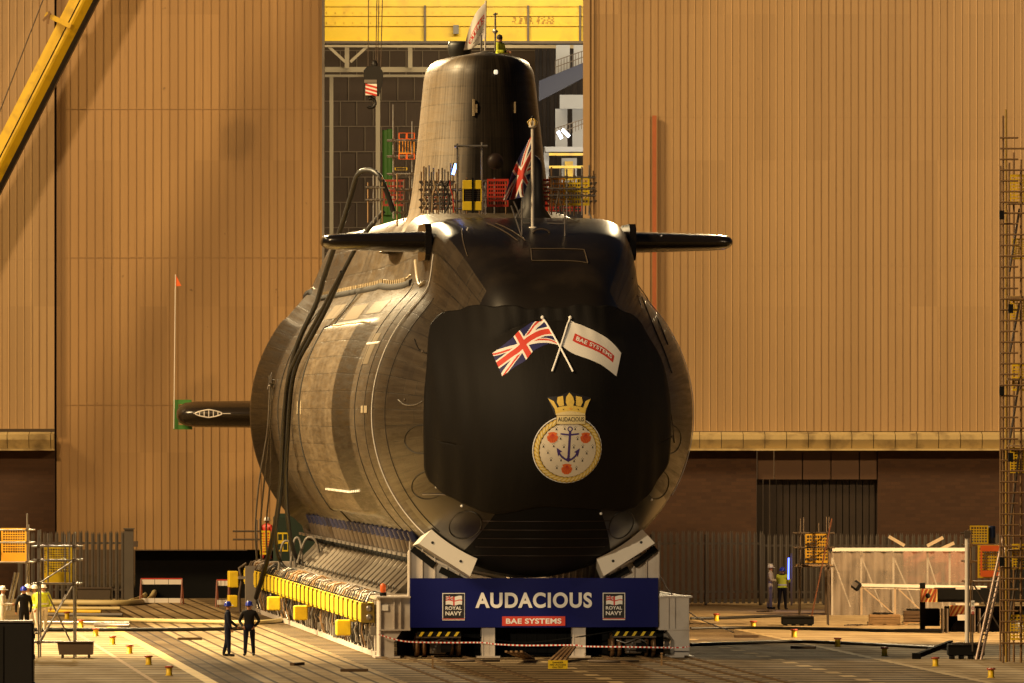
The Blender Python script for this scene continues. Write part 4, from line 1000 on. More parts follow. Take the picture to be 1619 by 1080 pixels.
# banner
bn = sthing('banner', 'dark blue banner reading AUDACIOUS hung across the cradle front', 'banner', 0, -.12, 0)
u0, u1, z0, z1 = fu(647), fu(1041), fz(992), fz(914)
def bsheet(b):
    N = 60; V = []
    for j in (0, 1):
        for i in range(N + 1): t = i / N; V.append((u0 + (u1 - u0) * t, .012 * math.sin(t * 21) * (1 - .4 * j), z0 + (z1 - z0) * j))
    b.add(V, [(i, i + 1, N + 1 + i + 1, N + 1 + i) for i in range(N)], NAVY, False)
o = part('banner_sheet', bsheet, None, bn); md = o.modifiers.new('s', 'SOLIDIFY'); md.thickness = .02; md.offset = 0
b = MB(); text_fit(b, 'AUDACIOUS', fu(843), fz(949), (936 - 751) / 46.2, 24.5 / 46.2, -.04, LETW, .034, None, 1.12); b.build('title_lettering', None, bn)
b = MB(); b.box((fu(843), -.03, fz(982)), (100 / 46.2, .01, 15 / 46.2), LETR); text_fit(b, 'BAE SYSTEMS', fu(843), fz(982), 88 / 46.2, 8.4 / 46.2, -.042, LETW, .03); b.build('company_strip', None, bn)
for cx in (716, 970.5):
    b = MB(); w_, h_ = 35.5 / 46.2, 43 / 46.2; c = (fu(cx), fz(959))
    b.box((c[0], -.03, c[1]), (w_, .01, h_), LETW); b.box((c[0], -.038, c[1] + .02), (w_ - .05, .01, h_ - .09), LETB); b.box((c[0], -.038, c[1] - h_ / 2 + .045), (w_ - .0, .012, .03), LETR)
    fx0, fx1, fzb, fzt = c[0] - .27, c[0] + .29, c[1] + .06, c[1] + .36
    def ensign(s, t):
        if abs(s - .5) < .045 or abs(t - .5) < .06: return 2
        if s < .47 and t > .53: return union(s / .47, (t - .53) / .47)
        return 1
    flagmesh(b, lambda s, t: (fx0 + (fx1 - fx0) * s, -.048, fzb + (fzt - fzb) * t + .018 * math.sin(s * 9)), ensign, (FLB, LETW, FLR), 60, 34, False)
    text_fit(b, 'ROYAL', c[0], c[1] - .05, .56, .12, -.048, LETW, .03); text_fit(b, 'NAVY', c[0], c[1] - .23, .56, .14, -.048, LETW, .03)
    b.build('navy_badge', None, bn)

# ============================================================ helpers for small things
def worldthing(name, label, cat, p, group=None, rz=0): return thing(name, label, cat, p, rz, group)
def perf(b, w, h, nx, ny, t=.05, band=.0, m=None, x0=0, z0=0, y=0):
    """perforated plastic guard with real openings"""
    bx_, bz_ = w * .07, h * .08
    b.box((x0, y, z0 + bz_ / 2 + band / 2), (w, t, bz_ + band), m); b.box((x0, y, z0 + h - bz_ / 2), (w, t, bz_), m)
    hz = h - 2 * bz_ - band; zb = z0 + bz_ + band
    b.box((x0 - w / 2 + bx_ / 2, y, zb + hz / 2), (bx_, t, hz), m); b.box((x0 + w / 2 - bx_ / 2, y, zb + hz / 2), (bx_, t, hz), m)
    wi = w - 2 * bx_
    for i in range(1, nx): b.box((x0 - wi / 2 + wi * i / nx, y + .001, zb + hz / 2), (wi / nx * .28, t * .9, hz), m)
    for j in range(1, ny): b.box((x0, y + .002, zb + hz * j / ny), (wi, t * .8, hz / ny * .42), m)
def guard(name, label, pbl, wpx, hpx, Y, m, nx, ny, band=0, group='plastic guard panels', cat='guard panel'):
    """pbl = bottom-centre photo point"""
    k = sF(Y); b = MB(); perf(b, wpx / k, hpx / k, nx, ny, .05, band / k, m)
    o = b.build(name, m, None, P(*pbl, Y)); return tag(o, label, cat, group)
def pole(parent, a, c, r=.03, m=STEEL, name='pole'):
    o_ = Vector(parent.location); return part(name, lambda b: b.tube([Vector(a) - o_, Vector(c) - o_], r, None, 8), m, parent)
def scaffold(label, x0, x1, ytop, ybase, Y, tops=None, ledgers=(), depth=1.2, m=STEEL, group='scaffold access towers', name='scaffold_tower', r=.03, cross=True, plat=None, extra=.25):
    c = P((x0 + x1) / 2, ybase, Y); t = worldthing(name, label, 'scaffold', c, group); n = 0
    for d in (0, depth):
        for xx in (x0, x1):
            yt = ytop if not tops else tops[n]; n += 1; a = P(xx, ybase, Y); e = P(xx, yt, Y); a.y += d; e.y += d; pole(t, a, e, r, m, 'upright')
    for ly in ledgers:
        for d in (0, depth):
            a = P(x0, ly, Y); e = P(x1, ly, Y); a.x -= extra; e.x += extra; a.y += d - .06; e.y += d - .06; pole(t, a, e, r * .9, m, 'ledger')
        for xx in (x0, x1):
            a = P(xx, ly, Y); e = a + Vector((0, depth, .02)); pole(t, a + Vector((.05, -.15, 0)), e + Vector((.05, .15, 0)), r * .9, m, 'transom')
    if cross:
        ly = sorted(ledgers)
        for q, (a_, b_) in enumerate(zip(ly, ly[1:])):
            if b_ - a_ > 25: pole(t, P(x0, b_, Y), P(x1, a_, Y) , r * .85, m, 'brace')
    if plat:
        a, e = P(x0, plat, Y), P(x1, plat, Y); o_ = Vector(t.location)
        part('platform', lambda b: [b.box(((a.x + e.x) / 2 - o_.x, depth * (q + .5) / 4, a.z - o_.z), (e.x - a.x + .3, depth / 4 - .02, .05)) for q in range(4)], WOOD, t)
    # couplers
    o_ = Vector(t.location)
    for ly in ledgers:
        for xx in (x0, x1): part('coupler', lambda b: b.box(P(xx, ly, Y) - o_ + Vector((0, -.04, 0)), (.12, .12, .12)), DSTEEL if m is STEEL else m, t)
    return t
def hose(name, label, pts, r, m, cat='hose', group=None, seg=8, sub=8):
    f = poly([P(*p) if len(p) == 3 else Vector(p[:3]) for p in pts]); b = MB(); n = len(pts) * sub
    b.tube([f(i / n) for i in range(n + 1)], r, None, seg); o = b.build(name, m); return tag(o, label, cat, group)
def ghose(name, label, pts, r, m, cat='hose', group=None, z=None):
    ps = []
    for p in pts:
        g = G(p[0], p[1]); g.z = (r if z is None else z) + (p[2] if len(p) > 2 else 0); ps.append(g)
    f = poly(ps); b = MB(); n = len(ps) * 8; b.tube([f(i / n) for i in range(n + 1)], r, None, 8); return tag(b.build(name, m), label, cat, group)

# ============================================================ PEOPLE
def person(label, pos, face=0, h=1.8, body=NAVYC, hat=HATB, pose='stand', vest=None, legs=None, group=None):
    t = thing('person', label, 'person', pos, face, group)       # faces -Y at rz=0
    H = h / 1.8
    J = {}; E = []
    def j(n, p, r, m): J[n] = (Vector(p) * H, r * H, m)
    top = 1 if not vest else 1
    lm = legs or body
    bent = {'stand': 0, 'talk': .0}.get(pose, 0)
    j('pel', (0, 0, .96), .155, lm); j('wai', (0, .0, 1.10), .145, body); j('che', (0, 0, 1.30), .165, body); j('sho', (0, .01, 1.43), .12, body); j('nek', (0, -.01, 1.52), .058, SKIN)
    j('hea', (0, -.02, 1.60), .085, SKIN); j('top', (0, -.015, 1.70), .095, SKIN)
    E += [('pel', 'wai'), ('wai', 'che'), ('che', 'sho'), ('sho', 'nek'), ('nek', 'hea'), ('hea', 'top')]
    arms = {'stand': ((.29, -.02, 1.16), (.27, -.10, .93)), 'pockets': ((.33, .05, 1.15), (.20, -.12, .98)), 'hold': ((.25, -.06, 1.16), (.14, -.32, 1.15)), 'reach': ((.30, -.10, 1.16), (.36, -.30, 1.0)), 'weld': ((.26, -.16, 1.2), (.14, -.38, 1.25))}
    for s_, sd in ((-1, 'l'), (1, 'r')):
        ap = arms[pose] if not (pose == 'reach' and s_ == -1) else arms['stand']
        (ex, ey, ez), (hx, hy, hz) = ap
        st = .10 if s_ == 1 else -.06
        j('hip' + sd, (s_ * .10, 0, .90), .115, lm); j('kne' + sd, (s_ * .115, -.01 + st * .3, .50), .078, lm); j('ank' + sd, (s_ * .13, .02 + st, .13), .062, lm); j('hee' + sd, (s_ * .13, .03 + st, .055), .052, BOOT); j('toe' + sd, (s_ * .15, -.17 + st, .045), .045, BOOT)
        E += [('pel', 'hip' + sd), ('hip' + sd, 'kne' + sd), ('kne' + sd, 'ank' + sd), ('ank' + sd, 'hee' + sd), ('hee' + sd, 'toe' + sd)]
        j('sh' + sd, (s_ * .19, 0, 1.43), .078, body); j('el' + sd, (s_ * ex, ey, ez), .058, body); j('wr' + sd, (s_ * hx, hy, hz), .043, body)
        d = (Vector((s_ * hx, hy, hz)) - Vector((s_ * ex, ey, ez))).normalized(); pm = Vector((s_ * hx, hy, hz)) + d * .07
        j('pa' + sd, pm, .036, SKIN); E += [('sho', 'sh' + sd), ('sh' + sd, 'el' + sd), ('el' + sd, 'wr' + sd), ('wr' + sd, 'pa' + sd)]
        sx = d.cross(Vector((s_, 0, 0)));  sx = sx.normalized() if sx.length > .1 else Vector((0, 1, 0)); inn = Vector((-s_, 0, 0))
        for q in range(4):
            o_ = sx * (-.03 + .02 * q); ln = (.07, .08, .075, .06)[q]
            j('f%d' % q + sd, pm + d * ln * .6 + o_, .010, SKIN); j('g%d' % q + sd, pm + d * ln + o_ + inn * .025, .008, SKIN); E += [('pa' + sd, 'f%d' % q + sd), ('f%d' % q + sd, 'g%d' % q + sd)]
        j('th' + sd, pm - sx * .045 + d * .01 + inn * .02, .011, SKIN); j('ti' + sd, pm - sx * .05 + d * .045 + inn * .03, .009, SKIN); E += [('pa' + sd, 'th' + sd), ('th' + sd, 'ti' + sd)]
    names = list(J); idx = {n: i for i, n in enumerate(names)}
    def skin(names, E, name, grow=0, subs=2):
        idx = {n: i for i, n in enumerate(names)}
        me = bpy.data.meshes.new(name); me.from_pydata([J[n][0] for n in names], [(idx[a], idx[c]) for a, c in E], [])
        o = bpy.data.objects.new(name, me); C.objects.link(o); sk = o.modifiers.new('k', 'SKIN'); sk.use_smooth_shade = True
        for i, n in enumerate(names):
            r = J[n][1] + grow; sv = me.skin_vertices[0].data[i]; sv.radius = (r, r); sv.use_root = (i == 0)
            if n in ('wai', 'che', 'pel'): sv.radius = (r * 1.15, r * .78)
        o.modifiers.new('s', 'SUBSURF').levels = subs
        dg = bpy.context.evaluated_depsgraph_get(); m2_ = bpy.data.meshes.new_from_object(o.evaluated_get(dg)); bpy.data.objects.remove(o)
        m2_.materials.clear(); ml = []
        for m in [J[n][2] for n in names]:
            if m not in ml: ml.append(m)
        for m in ml: m2_.materials.append(m)
        cs = [(J[n][0], ml.index(J[n][2]), J[n][1]) for n in names]
        for p in m2_.polygons: c = p.center; p.material_index = min(cs, key=lambda q: (q[0] - c).length - q[2])[1]; p.use_smooth = True
        o = bpy.data.objects.new(name, m2_); C.objects.link(o); o.parent = t; return o
    skin(names, E, 'body')
    if vest:
        old = {n: J[n] for n in J}; vn = ['wai', 'pel', 'che', 'sho', 'shl', 'ell', 'wrl', 'shr', 'elr', 'wrr']
        for n in vn: J[n] = (J[n][0], J[n][1], vest)
        skin(vn, [('pel', 'wai'), ('wai', 'che'), ('che', 'sho'), ('sho', 'shl'), ('shl', 'ell'), ('ell', 'wrl'), ('sho', 'shr'), ('shr', 'elr'), ('elr', 'wrr')], 'jacket', .022)
        bb = MB(); bb.lathe((0, 0, 1.06 * H), [(.205 * H, -.03), (.205 * H, .03)], mat('reflective_tape', (.6, .6, .58), .3), 20); tp = bb.build('reflective_band', None, t); tp.scale = (1, .72, 1)
    if hat:
        def helm(b):
            b.lathe((0, -.005, 1.665 * H), [(.155, .005), (.150, -.008), (.128, -.004), (.128, .035), (.118, .09), (.085, .135), (.04, .152), (0, .155)], hat, 20)
            b.box((0, -.16, 1.668 * H), (.17, .09, .014), hat, None, .005); b.box((0, 0, 1.665 * H + .152), (.03, .2, .016), hat)
        part('helmet', helm, None, t)
    else: part('hair', lambda b: b.lathe((0, 0, 1.68 * H), [(.10, -.06), (.112, 0), (.10, .06), (.06, .10), (0, .115)], mat('dark_hair', (.02, .012, .008), .7), 16), None, t)
    def face_(b):
        z = 1.63 * H; y = -.105 * H
        b.lathe((0, y - .008, z - .03), [(0, -.02), (.014, 0), (.016, .01), (0, .02)], SKIN, 8, 'Y')
        for s_ in (-1, 1): b.lathe((s_ * .034, y + .004, z), [(0, -.006), (.011, 0), (0, .008)], MATTE, 8, 'Y'); b.lathe((s_ * .095 * H, .0, z - .01), [(0, -.03), (.016, 0), (0, .03)], SKIN, 8)
        b.box((0, y + .006, z - .075), (.045, .008, .007), mat('lips', (.25, .08, .06), .5))
    part('face', face_, None, t)
    return t
g = G(360, 1038); person('worker in navy overalls and blue helmet standing in profile beside the cradle', g, R(95), 1.88, NAVYC, HATB, 'reach')
g = G(394, 1037); person('worker in black jacket and blue helmet with hands near pockets beside the cradle', g, R(-5), 1.88, BLACKC, HATB, 'pockets', None, NAVYC)
g = G(4, 1006); person('worker in white overalls and white helmet holding papers near scaffold', g, R(85), 1.88, WHITEC, HATW, 'hold')
g = G(38, 1007); person('man in black coat and blue helmet among the group beside the scaffold', g, R(200), 1.88, BLACKC, HATB, 'stand')
g = G(44, 1003); person('white helmeted person mostly hidden behind the man in a black coat', g, R(10), 1.9, WHITEC, HATW, 'stand')
g = G(55, 1003); person('worker in yellow jacket and white helmet standing behind scaffold tower', g, R(-60), 1.88, WHITEC, HATW, 'stand', HIVIS, WHITEC)
g = G(68, 1000); person('worker in yellow jacket seen between the scaffold tower uprights', g, R(30), 1.86, WHITEC, HATW, 'stand', HIVIS, WHITEC)
g = G(1218, 963); person('worker in white overalls and white helmet standing by the palisade fence', g, R(80), 1.92, WHITEC, HATW, 'hold')
g = G(1237, 964); person('welder in yellow jacket and dark trousers beside the blue arc light', g, R(160), 1.8, BLACKC, HATB, 'weld', HIVIS, BLACKC)
# person on the fin
p = SB.matrix_basis @ Vector((0, 0, 0)); q = L_(790, 78, 20.5); wp = S(q.x, q.y, q.z + AX - 1.25)
person('crew member in yellow jacket leaning out of the top of the fin', wp, R(60), 1.8, BLACKC, None, 'hold', HIVIS)
person('worker in white helmet standing in the yellow basket behind the hoses', P(422, 886, 366) , R(150), 1.8, RED, HATW, 'stand')

# ============================================================ FLAGS ON POLES
en = sthing('ensign_staff', 'white flagstaff topped by a gilt crown standing on the submarine foredeck', 'flagstaff', 0, 0, AX)
V_ = -.6
part('pole', lambda b: (b.tube([L_(842, 362, V_), L_(842, 204, V_)], .055, None, 10), b.lathe(L_(842, 362, V_), [(.14, -.05), (.14, .06), (.07, .08)], None, 12)), PALE, en)
def crownf(b):
    c = L_(842, 203, V_); b.lathe(c, [(.05, 0), (.11, .03), (.14, .06), (.11, .1), (.13, .2), (.06, .26), (0, .27)], PALE, 12)
    for k in range(6): a = k * math.pi / 3; b.tube([c + Vector((.12 * math.cos(a), .12 * math.sin(a), .1)), c + Vector((.17 * math.cos(a), .17 * math.sin(a), .22)), c + Vector((.05 * math.cos(a), .05 * math.sin(a), .33))], .018, GOLD, 5)
    b.lathe(c + Vector((0, 0, .38)), [(0, -.07), (.07, 0), (0, .07)], BLACK, 10)
part('crown_finial', crownf, None, en)
def m3(s, t):
    top = poly([(841, 214), (823, 245), (808, 278), (795, 318)])(s); bot = poly([(841, 270), (838, 281), (833, 294), (827, 312)])(s)
    p_ = bot.lerp(top, t); q = L_(p_.x, p_.y, V_); q.y += .28 * s * math.sin(t * 7 + s * 4) + .1 * math.sin(s * 9) * s; return q
b = MB(); flagmesh(b, m3, union, (FLB, FLW, FLR), 110, 56)
o = b.build('union_flag', None, None, S(0, 0, AX), TH); tag(o, 'large red white and blue flag hanging limp from the foredeck staff', 'flag')
md = o.modifiers.new('s', 'SOLIDIFY'); md.thickness = .01
sfl = sthing('fin_flagstaff', 'thin pale flagstaff standing on top of the fin', 'flagstaff', 0, 0, AX)
part('pole', lambda b: b.tube([L_(767, 80, 19), L_(768, 1, 19)], .035, None, 8), PALE, sfl)
def m4(s, t):
    top = poly([(768, 3), (753, 20), (742, 47), (734, 79)])(s); bot = poly([(767.5, 57), (765, 62), (758, 69), (746, 77)])(s)
    p_ = bot.lerp(top, t); q = L_(p_.x, p_.y, 19); q.y += .05 * math.sin(t * 5 + s * 5) + .3 * s; return q
def m4b(s, t, off=.03): q = m4(s, t); q.y -= off; return q
b = MB(); flagmesh(b, m4, lambda s, t: 1 if (.45 < t < .68 and s < .80) else 0, (FLW, FLR), 80, 60)
text_fit(b, 'STEMS', .40, .56, .70, .17, 0, LETW, .02, lambda a, c: m4b(1 - a, c) if False else m4b(.82 - a, c))
text_fit(b, 'RED WO', .40, .25, .62, .09, 0, LETB, .01, lambda a, c: m4b(.82 - a, c))
o = b.build('company_flag', None, None, S(0, 0, AX), TH); tag(o, 'white flag with red lettered band flying above the fin', 'flag')

# ============================================================ CASING SCAFFOLDS AND GUARDS
def deckscaff(label, xs, y0, y1, Y, led, m=STEEL, jitter=6, name='deck_scaffold', hx=None):
    t = worldthing(name, label, 'scaffold', P((xs[0] + xs[-1]) / 2, y0, Y), 'scaffold rails on the submarine casing'); rnd = random.Random(int(xs[0]))
    for i, x in enumerate(xs):
        yt = y1 - rnd.uniform(0, jitter) * 2; d = (i % 2) * .9
        pole(t, P(x, y0, Y) + Vector((0, d, 0)), P(x, yt, Y) + Vector((0, d, 0)), .028, m if i % 3 else RUSTY, 'upright')
    for ly in led:
        pole(t, P(xs[0] - 4, ly, Y) + Vector((0, -.06, 0)), P(xs[-1] + 4, ly + rnd.uniform(-1, 1), Y) + Vector((0, -.06, 0)), .026, m, 'ledger')
        pole(t, P(xs[0] - 2, ly, Y) + Vector((0, .9, 0)), P(xs[-1] + 2, ly, Y) + Vector((0, .9, 0)), .026, m, 'ledger')
    o_ = Vector(t.location)
    for ly in led:
        for x in xs: part('coupler', lambda b: b.box(P(x, ly, Y) - o_ + Vector((0, -.03, 0)), (.10, .1, .10)), DSTEEL, t)
    return t
deckscaff('dense scaffold rail left of the yellow grille on the casing', [670, 678, 685, 693, 703, 712], 338, 272, 306, (292, 308, 322), jitter=8)
deckscaff('scaffold rail behind the red guard right of the goal frame', [738, 768, 782, 800], 338, 284, 307, (286, 312), jitter=2)
deckscaff('scaffold rail round the yellow guard at the right end of the casing', [872, 886, 896, 908, 920, 932, 938], 340, 274, 306, (280, 298, 309), jitter=9)
deckscaff('small scaffold at the foot of the fin on its left side', [628, 638, 648, 656], 358, 285, 322, (300, 318, 336), DSTEEL)
deckscaff('distant scaffold rail on the left shoulder of the hull', [582, 590, 597, 604], 352, 292, 330, (296, 316), jitter=8)
deckscaff('second row of scaffold tubes behind the dense left rail', [666, 673, 682, 690, 699, 708, 716], 337, 280, 309, (288, 300, 316, 328), DSTEEL, 9)
deckscaff('low scaffold tubes close to the yellow grille panel', [720, 728, 735, 758, 766], 338, 298, 308, (300, 318, 330), STEEL, 5)
deckscaff('dark scaffold tubes behind the yellow guard at the right end', [868, 880, 892, 902, 914, 926, 940], 338, 284, 309, (290, 303, 318), DSTEEL, 6)
guard('plastic_guard', 'dull red guard behind the dense scaffold left of the grille', (690, 332), 36, 34, 310, mat('dark_red_plastic', (.25, .03, .015), .6), 7, 5)
guard('plastic_guard', 'low red guard behind the yellow one at the right end', (892, 334), 60, 16, 310, RED, 12, 3)
t = worldthing('goal_frame', 'tall goal shaped tube frame standing on the casing before the fin', 'frame', P(742, 338, 306))
pole(t, P(723, 338, 306), P(723, 227, 306), .04, STEEL, 'upright'); pole(t, P(762, 338, 306), P(762, 225, 306), .04, STEEL, 'upright'); pole(t, P(718, 231, 305.9), P(771, 231, 305.9), .04, STEEL, 'crossbar')
yg = worldthing('grille_panel', 'yellow framed panel with black wire grille standing on the casing', 'guard panel', P(746.5, 333, 305.5))
kk = sF(305.5)
def ygf(b):
    w_, h_ = 30.5 / kk, 48 / kk; b.box((0, 0, h_ * .85), (w_, .06, h_ * .30), None, None, .02); b.box((0, 0, h_ * .15), (w_, .06, h_ * .30), None, None, .02)
    for s_ in (-1, 1): b.box((s_ * w_ * .47, 0, h_ * .5), (w_ * .06, .058, h_ * .42))
part('panel', ygf, YEL, yg)
part('grille', lambda b: (b.box((0, .05, 24 / kk), (28 / kk, .02, 20 / kk), MATTE), [b.box(((-13 + 3.2 * i) / kk, .01, 24 / kk), (.014, .02, 20 / kk), DSTEEL) for i in range(9)], [b.box((0, .012, (15 + 3 * i) / kk), (28 / kk, .02, .014), DSTEEL) for i in range(7)]), None, yg)
part('strap', lambda b: b.box((.02, -.05, 24 / kk), (.07, .03, 56 / kk)), MATTE, yg)
guard('plastic_guard', 'red perforated plastic guard between yellow grille and black pod', (787, 327), 34, 44, 306, RED, 8, 6)
guard('plastic_guard', 'red perforated plastic guard just right of the black pod', (862, 327), 15, 44, 306.5, RED, 4, 6)
guard('plastic_guard', 'orange tinted yellow guard next to the red one on the casing', (881, 325), 22, 44, 306.3, mat('amber_plastic', (.75, .30, .03), .5), 5, 6)
guard('plastic_guard', 'bright yellow perforated guard at the right end of the casing', (911, 325), 42, 45, 306.6, YEL, 9, 6)
guard('plastic_guard', 'dark red guard panel behind the low scaffold left of the fin', (623, 326), 34, 42, 335, mat('dark_red_plastic', (.25, .03, .015), .6), 6, 5)
cc = thing('cable_bundle', 'tangle of hoses and straps hanging on the left casing rail', 'cable bundle', P(695, 335, 306)); rnd = random.Random(9); o_ = Vector(cc.location)
for i in range(7):
    x = 672 + i * 7; pts = [P(x + rnd.uniform(-4, 4), yy, 305.7) - o_ for yy in (285, 297, 310, 322, 336)]
    part('cable', lambda b: b.tube(pts, rnd.uniform(.02, .045), None, 6), rnd.choice((RED, DSTEEL, STEEL, BLACK, mat('tan_strap', (.4, .28, .15), .7))), cc)
bl = worldthing('blue_lamp', 'small blue work lamp glowing beside the goal frame', 'lamp', P(718, 266, 307)); ob = Vector(bl.location)
part('tube', lambda b: b.tube([P(716, 276, 307) - ob, P(721, 259, 307) - ob], .05), mat('blue_glow', (.1, .2, 1), emit=(.15, .3, 1), estr=9), bl)
part('housing', lambda b: b.tube([P(714.5, 277, 307.2) - ob, P(719.5, 258, 307.2) - ob], .07), MATTE, bl)
for k, (pts, lb) in enumerate((([(700, 355, 298.5), (712, 392, 297.6), (716, 440, 297), (712, 492, 296.6)], 'black lashing cord from casing to the upper left corner of the cover'), ([(930, 350, 298.5), (950, 400, 297.2), (978, 450, 297.0), (1002, 500, 298.6)], 'black lashing cord from casing to the upper right corner of the cover'))):
    pass
# little work platform of rails round the ensign staff
t = worldthing('deck_railing', 'low tubular railing around the foot of the foredeck flagstaff', 'railing', P(860, 375, 298))
for a, c in (((825, 383), (825, 318)), ((893, 383), (893, 335)), ((824, 375), (895, 376)), ((826, 353), (838, 353)), ((865, 353), (894, 354)), ((824, 372), (808, 325)), ((824, 345), (812, 318)), ((882, 300), (890, 335)), ((884, 302), (878, 330))):
    pole(t, P(a[0], a[1], 298.2), P(c[0], c[1], 298.2), .025, STEEL if a[1] > 340 else DSTEEL, 'rail')
# wires
for k, (a, c, lb) in enumerate((((930, 335, 303), (1010, 470, 298), 'thin stay wire running down the right shoulder of the casing'), ((1010, 470, 298), (1040, 560, 299), 'thin stay wire continuing down the right flank to the pale stripe'), ((740, 360, 299), (700, 440, 299.5), 'pale rope lying over the left shoulder of the casing'))):
    hose('stay_wire', lb, [a, tuple((a[i] + c[i]) / 2 + (0, 4, -.3)[i] for i in range(3)), c], .02, STEEL if k < 2 else LETW, 'wire', None, 5)
# tall scaffold left of the fin
t = scaffold('tall thin scaffold with orange boards left of the fin', 622, 652, 165, 345, 338, (165, 192, 200, 205), (222, 247, 275, 300), 1.0, m=STEEL, r=.035, cross=False)
guard('toe_board', 'upper orange board on the scaffold left of the fin', (643, 220), 26, 10, 337.7, ORG, 2, 1, group='orange boards by the fin', cat='board')
guard('toe_board', 'lower orange board on the scaffold left of the fin', (643, 252), 26, 9, 337.7, ORG, 2, 1, group='orange boards by the fin', cat='board')
guard('plastic_guard', 'amber slatted guard on the thin scaffold left of the fin', (643, 243), 25, 22, 338.4, mat('amber_plastic', (.75, .30, .03), .5), 5, 1)
guard('toe_board', 'yellow board below the orange boards left of the fin', (634, 269), 20, 4, 337.6, YELP, 1, 1, group='orange boards by the fin', cat='board')
gcn = worldthing('green_column', 'bright green round steel column inside the hall behind the hull', 'column', P(612, 330, 399))
part('shaft', lambda b: (b.tube([P(610, 340, 399) - Vector(gcn.location), P(610, 206, 399) - Vector(gcn.location)], .16, None, 14), b.tube([P(616, 340, 399) - Vector(gcn.location), P(616, 204, 399) - Vector(gcn.location)], .13, None, 14), b.box(P(618, 340, 399.3) - Vector(gcn.location), (.9, .3, 1.5))), GREEN, gcn)

# ============================================================ HOSES OVER THE HULL
HC1 = [(622, 335, 331), (610, 300, 331), (598, 276, 331), (582, 269, 331.5), (566, 276, 332), (555, 310, 333), (541, 355, 334), (527, 395, 335.5), (512, 440, 337), (500, 480, 338), (476, 530, 339), (460, 580, 340), (451, 640, 341), (447, 700, 342), (445, 760, 345), (437, 820, 350), (424, 880, 354), (405, 945, 358)]
hose('black_hose', 'thickest black hose arching over the casing and down the left flank', HC1, .10, BLACK, 'hose', None, 12)
hose('black_hose', 'black hose running beside the arching hose and ending on the cradle deck', [(606, 335, 331), (575, 372, 332), (545, 425, 333.5), (520, 480, 335.5), (494, 530, 337.5), (470, 575, 339), (460, 620, 340), (455, 690, 341.5), (452, 760, 344), (456, 830, 349), (468, 880, 352), (492, 900, 352)], .085, BLACK, 'hose', None, 12)
hose('black_hose', 'black hose hanging closest to the hull and looping onto the cradle', [(540, 430, 333.2), (514, 480, 335), (488, 528, 337), (466, 570, 338.6), (453, 610, 339.6), (447, 690, 341), (443, 760, 344), (436, 840, 349.5), (442, 885, 352), (462, 903, 351), (500, 905, 351)], .07, BLACK, 'hose', None, 10)
for k, (x0, x1, lb) in enumerate(((427, 404, 'outermost grey cable dropping from the flank bracket'), (430, 412, 'middle grey cable dropping from the flank bracket'), (433, 421, 'innermost grey cable dropping from the flank bracket'))):
    hose('grey_cable', lb, [(x0, 600, 353), (x0 - 4, 680, 354), (x1 + 6, 760, 356), (x1, 830, 358), (x1 + 2, 885, 360)], .04, GREY, 'cable', None, 6)
hb = worldthing('cable_bracket', 'small steel bracket on the aft flank holding the grey cables', 'bracket', P(427, 600, 353))
part('clamp', lambda b: (b.box((0, 0, 0), (.14, .14, .3)), b.tube([(-.1, 0, -.4), (.08, 0, .3)], .03), b.lathe((0, 0, -.3), [(.05, 0), (.1, .05), (.05, .1)], None, 8)), STEEL, hb)
for k, pts in enumerate(([(458, 905, 352), (464, 860, 352), (470, 850, 352), (476, 862, 352), (478, 905, 352)], [(470, 890, 351), (482, 855, 351), (492, 850, 351), (502, 862, 351), (508, 905, 351)], [(440, 905, 353), (446, 862, 353), (456, 856, 353), (464, 870, 353), (468, 905, 353)])):
    hose('looped_hose', ('grey hose loop standing on the cradle deck, nearest the fence', 'tall grey hose loop nearest the jacks', 'grey hose loop between the black hoses')[k], pts, .05, GREY, 'hose', 'hose loops on the cradle', 8)
# basket behind
guard('plastic_guard', 'yellow perforated basket side holding the white helmeted worker', (419, 877), 16, 38, 364, YEL, 4, 8, group='yellow basket panels')
guard('plastic_guard', 'second yellow basket panel behind the black hoses', (447, 872), 17, 30, 362, YEL, 2, 2, group='yellow basket panels')
t = worldthing('handrail', 'two rusty handrail tubes reaching out left of the yellow basket', 'handrail', P(395, 885, 366))
for y in (840, 853): pole(t, P(368, y, 366), P(412, y, 366), .04, DSTEEL, 'rail')
pole(t, P(406, 886, 366), P(406, 822, 366), .035, STEEL, 'upright'); pole(t, P(413, 886, 366), P(411, 820, 366), .035, STEEL, 'upright'); pole(t, P(460, 900, 366), P(457, 808, 366), .035, STEEL, 'upright')
tk = thing('green_tank', 'dark green tank under the aft hull behind the cradle jacks', 'tank', P(480, 890, 374)); ok_ = Vector(tk.location)
part('shell', lambda b: b.box((0, .5, 1.0), (2.6, 1.2, 2.2), None, None, .15), mat('dark_green', (.006, .02, .01), .6), tk)

# ============================================================ STERN MARKER
sm_ = thing('stern_marker', 'green C shaped guard with thin mast and small red flag at the stern plane tip', 'marker', P(280, 655, 384)); om = Vector(sm_.location)
def sp(px, py, d=384): return P(px, py, d) - om
def cg(b):
    for (x0, y0, x1, y1) in ((274, 632, 282, 679), (282, 632, 303, 639), (282, 672, 304, 679)):
        a, c = sp(x0, y0), sp(x1, y1); b.box(((a.x + c.x) / 2, 0, (a.z + c.z) / 2), (abs(c.x - a.x) - .003, .25, abs(a.z - c.z)))
part('guard', cg, GREEN, sm_)
part('mast', lambda b: b.tube([sp(275, 678, 383.8), sp(277.5, 434, 383.8)], .025, None, 6), PALE, sm_)
part('pennant', lambda b: (b.prism([(sp(277.5, 433).x, sp(0, 433).z), (sp(287, 450).x, sp(0, 452).z), (sp(277.5, 455).x, sp(0, 453).z)], -.2, -.17)), ORG, sm_)

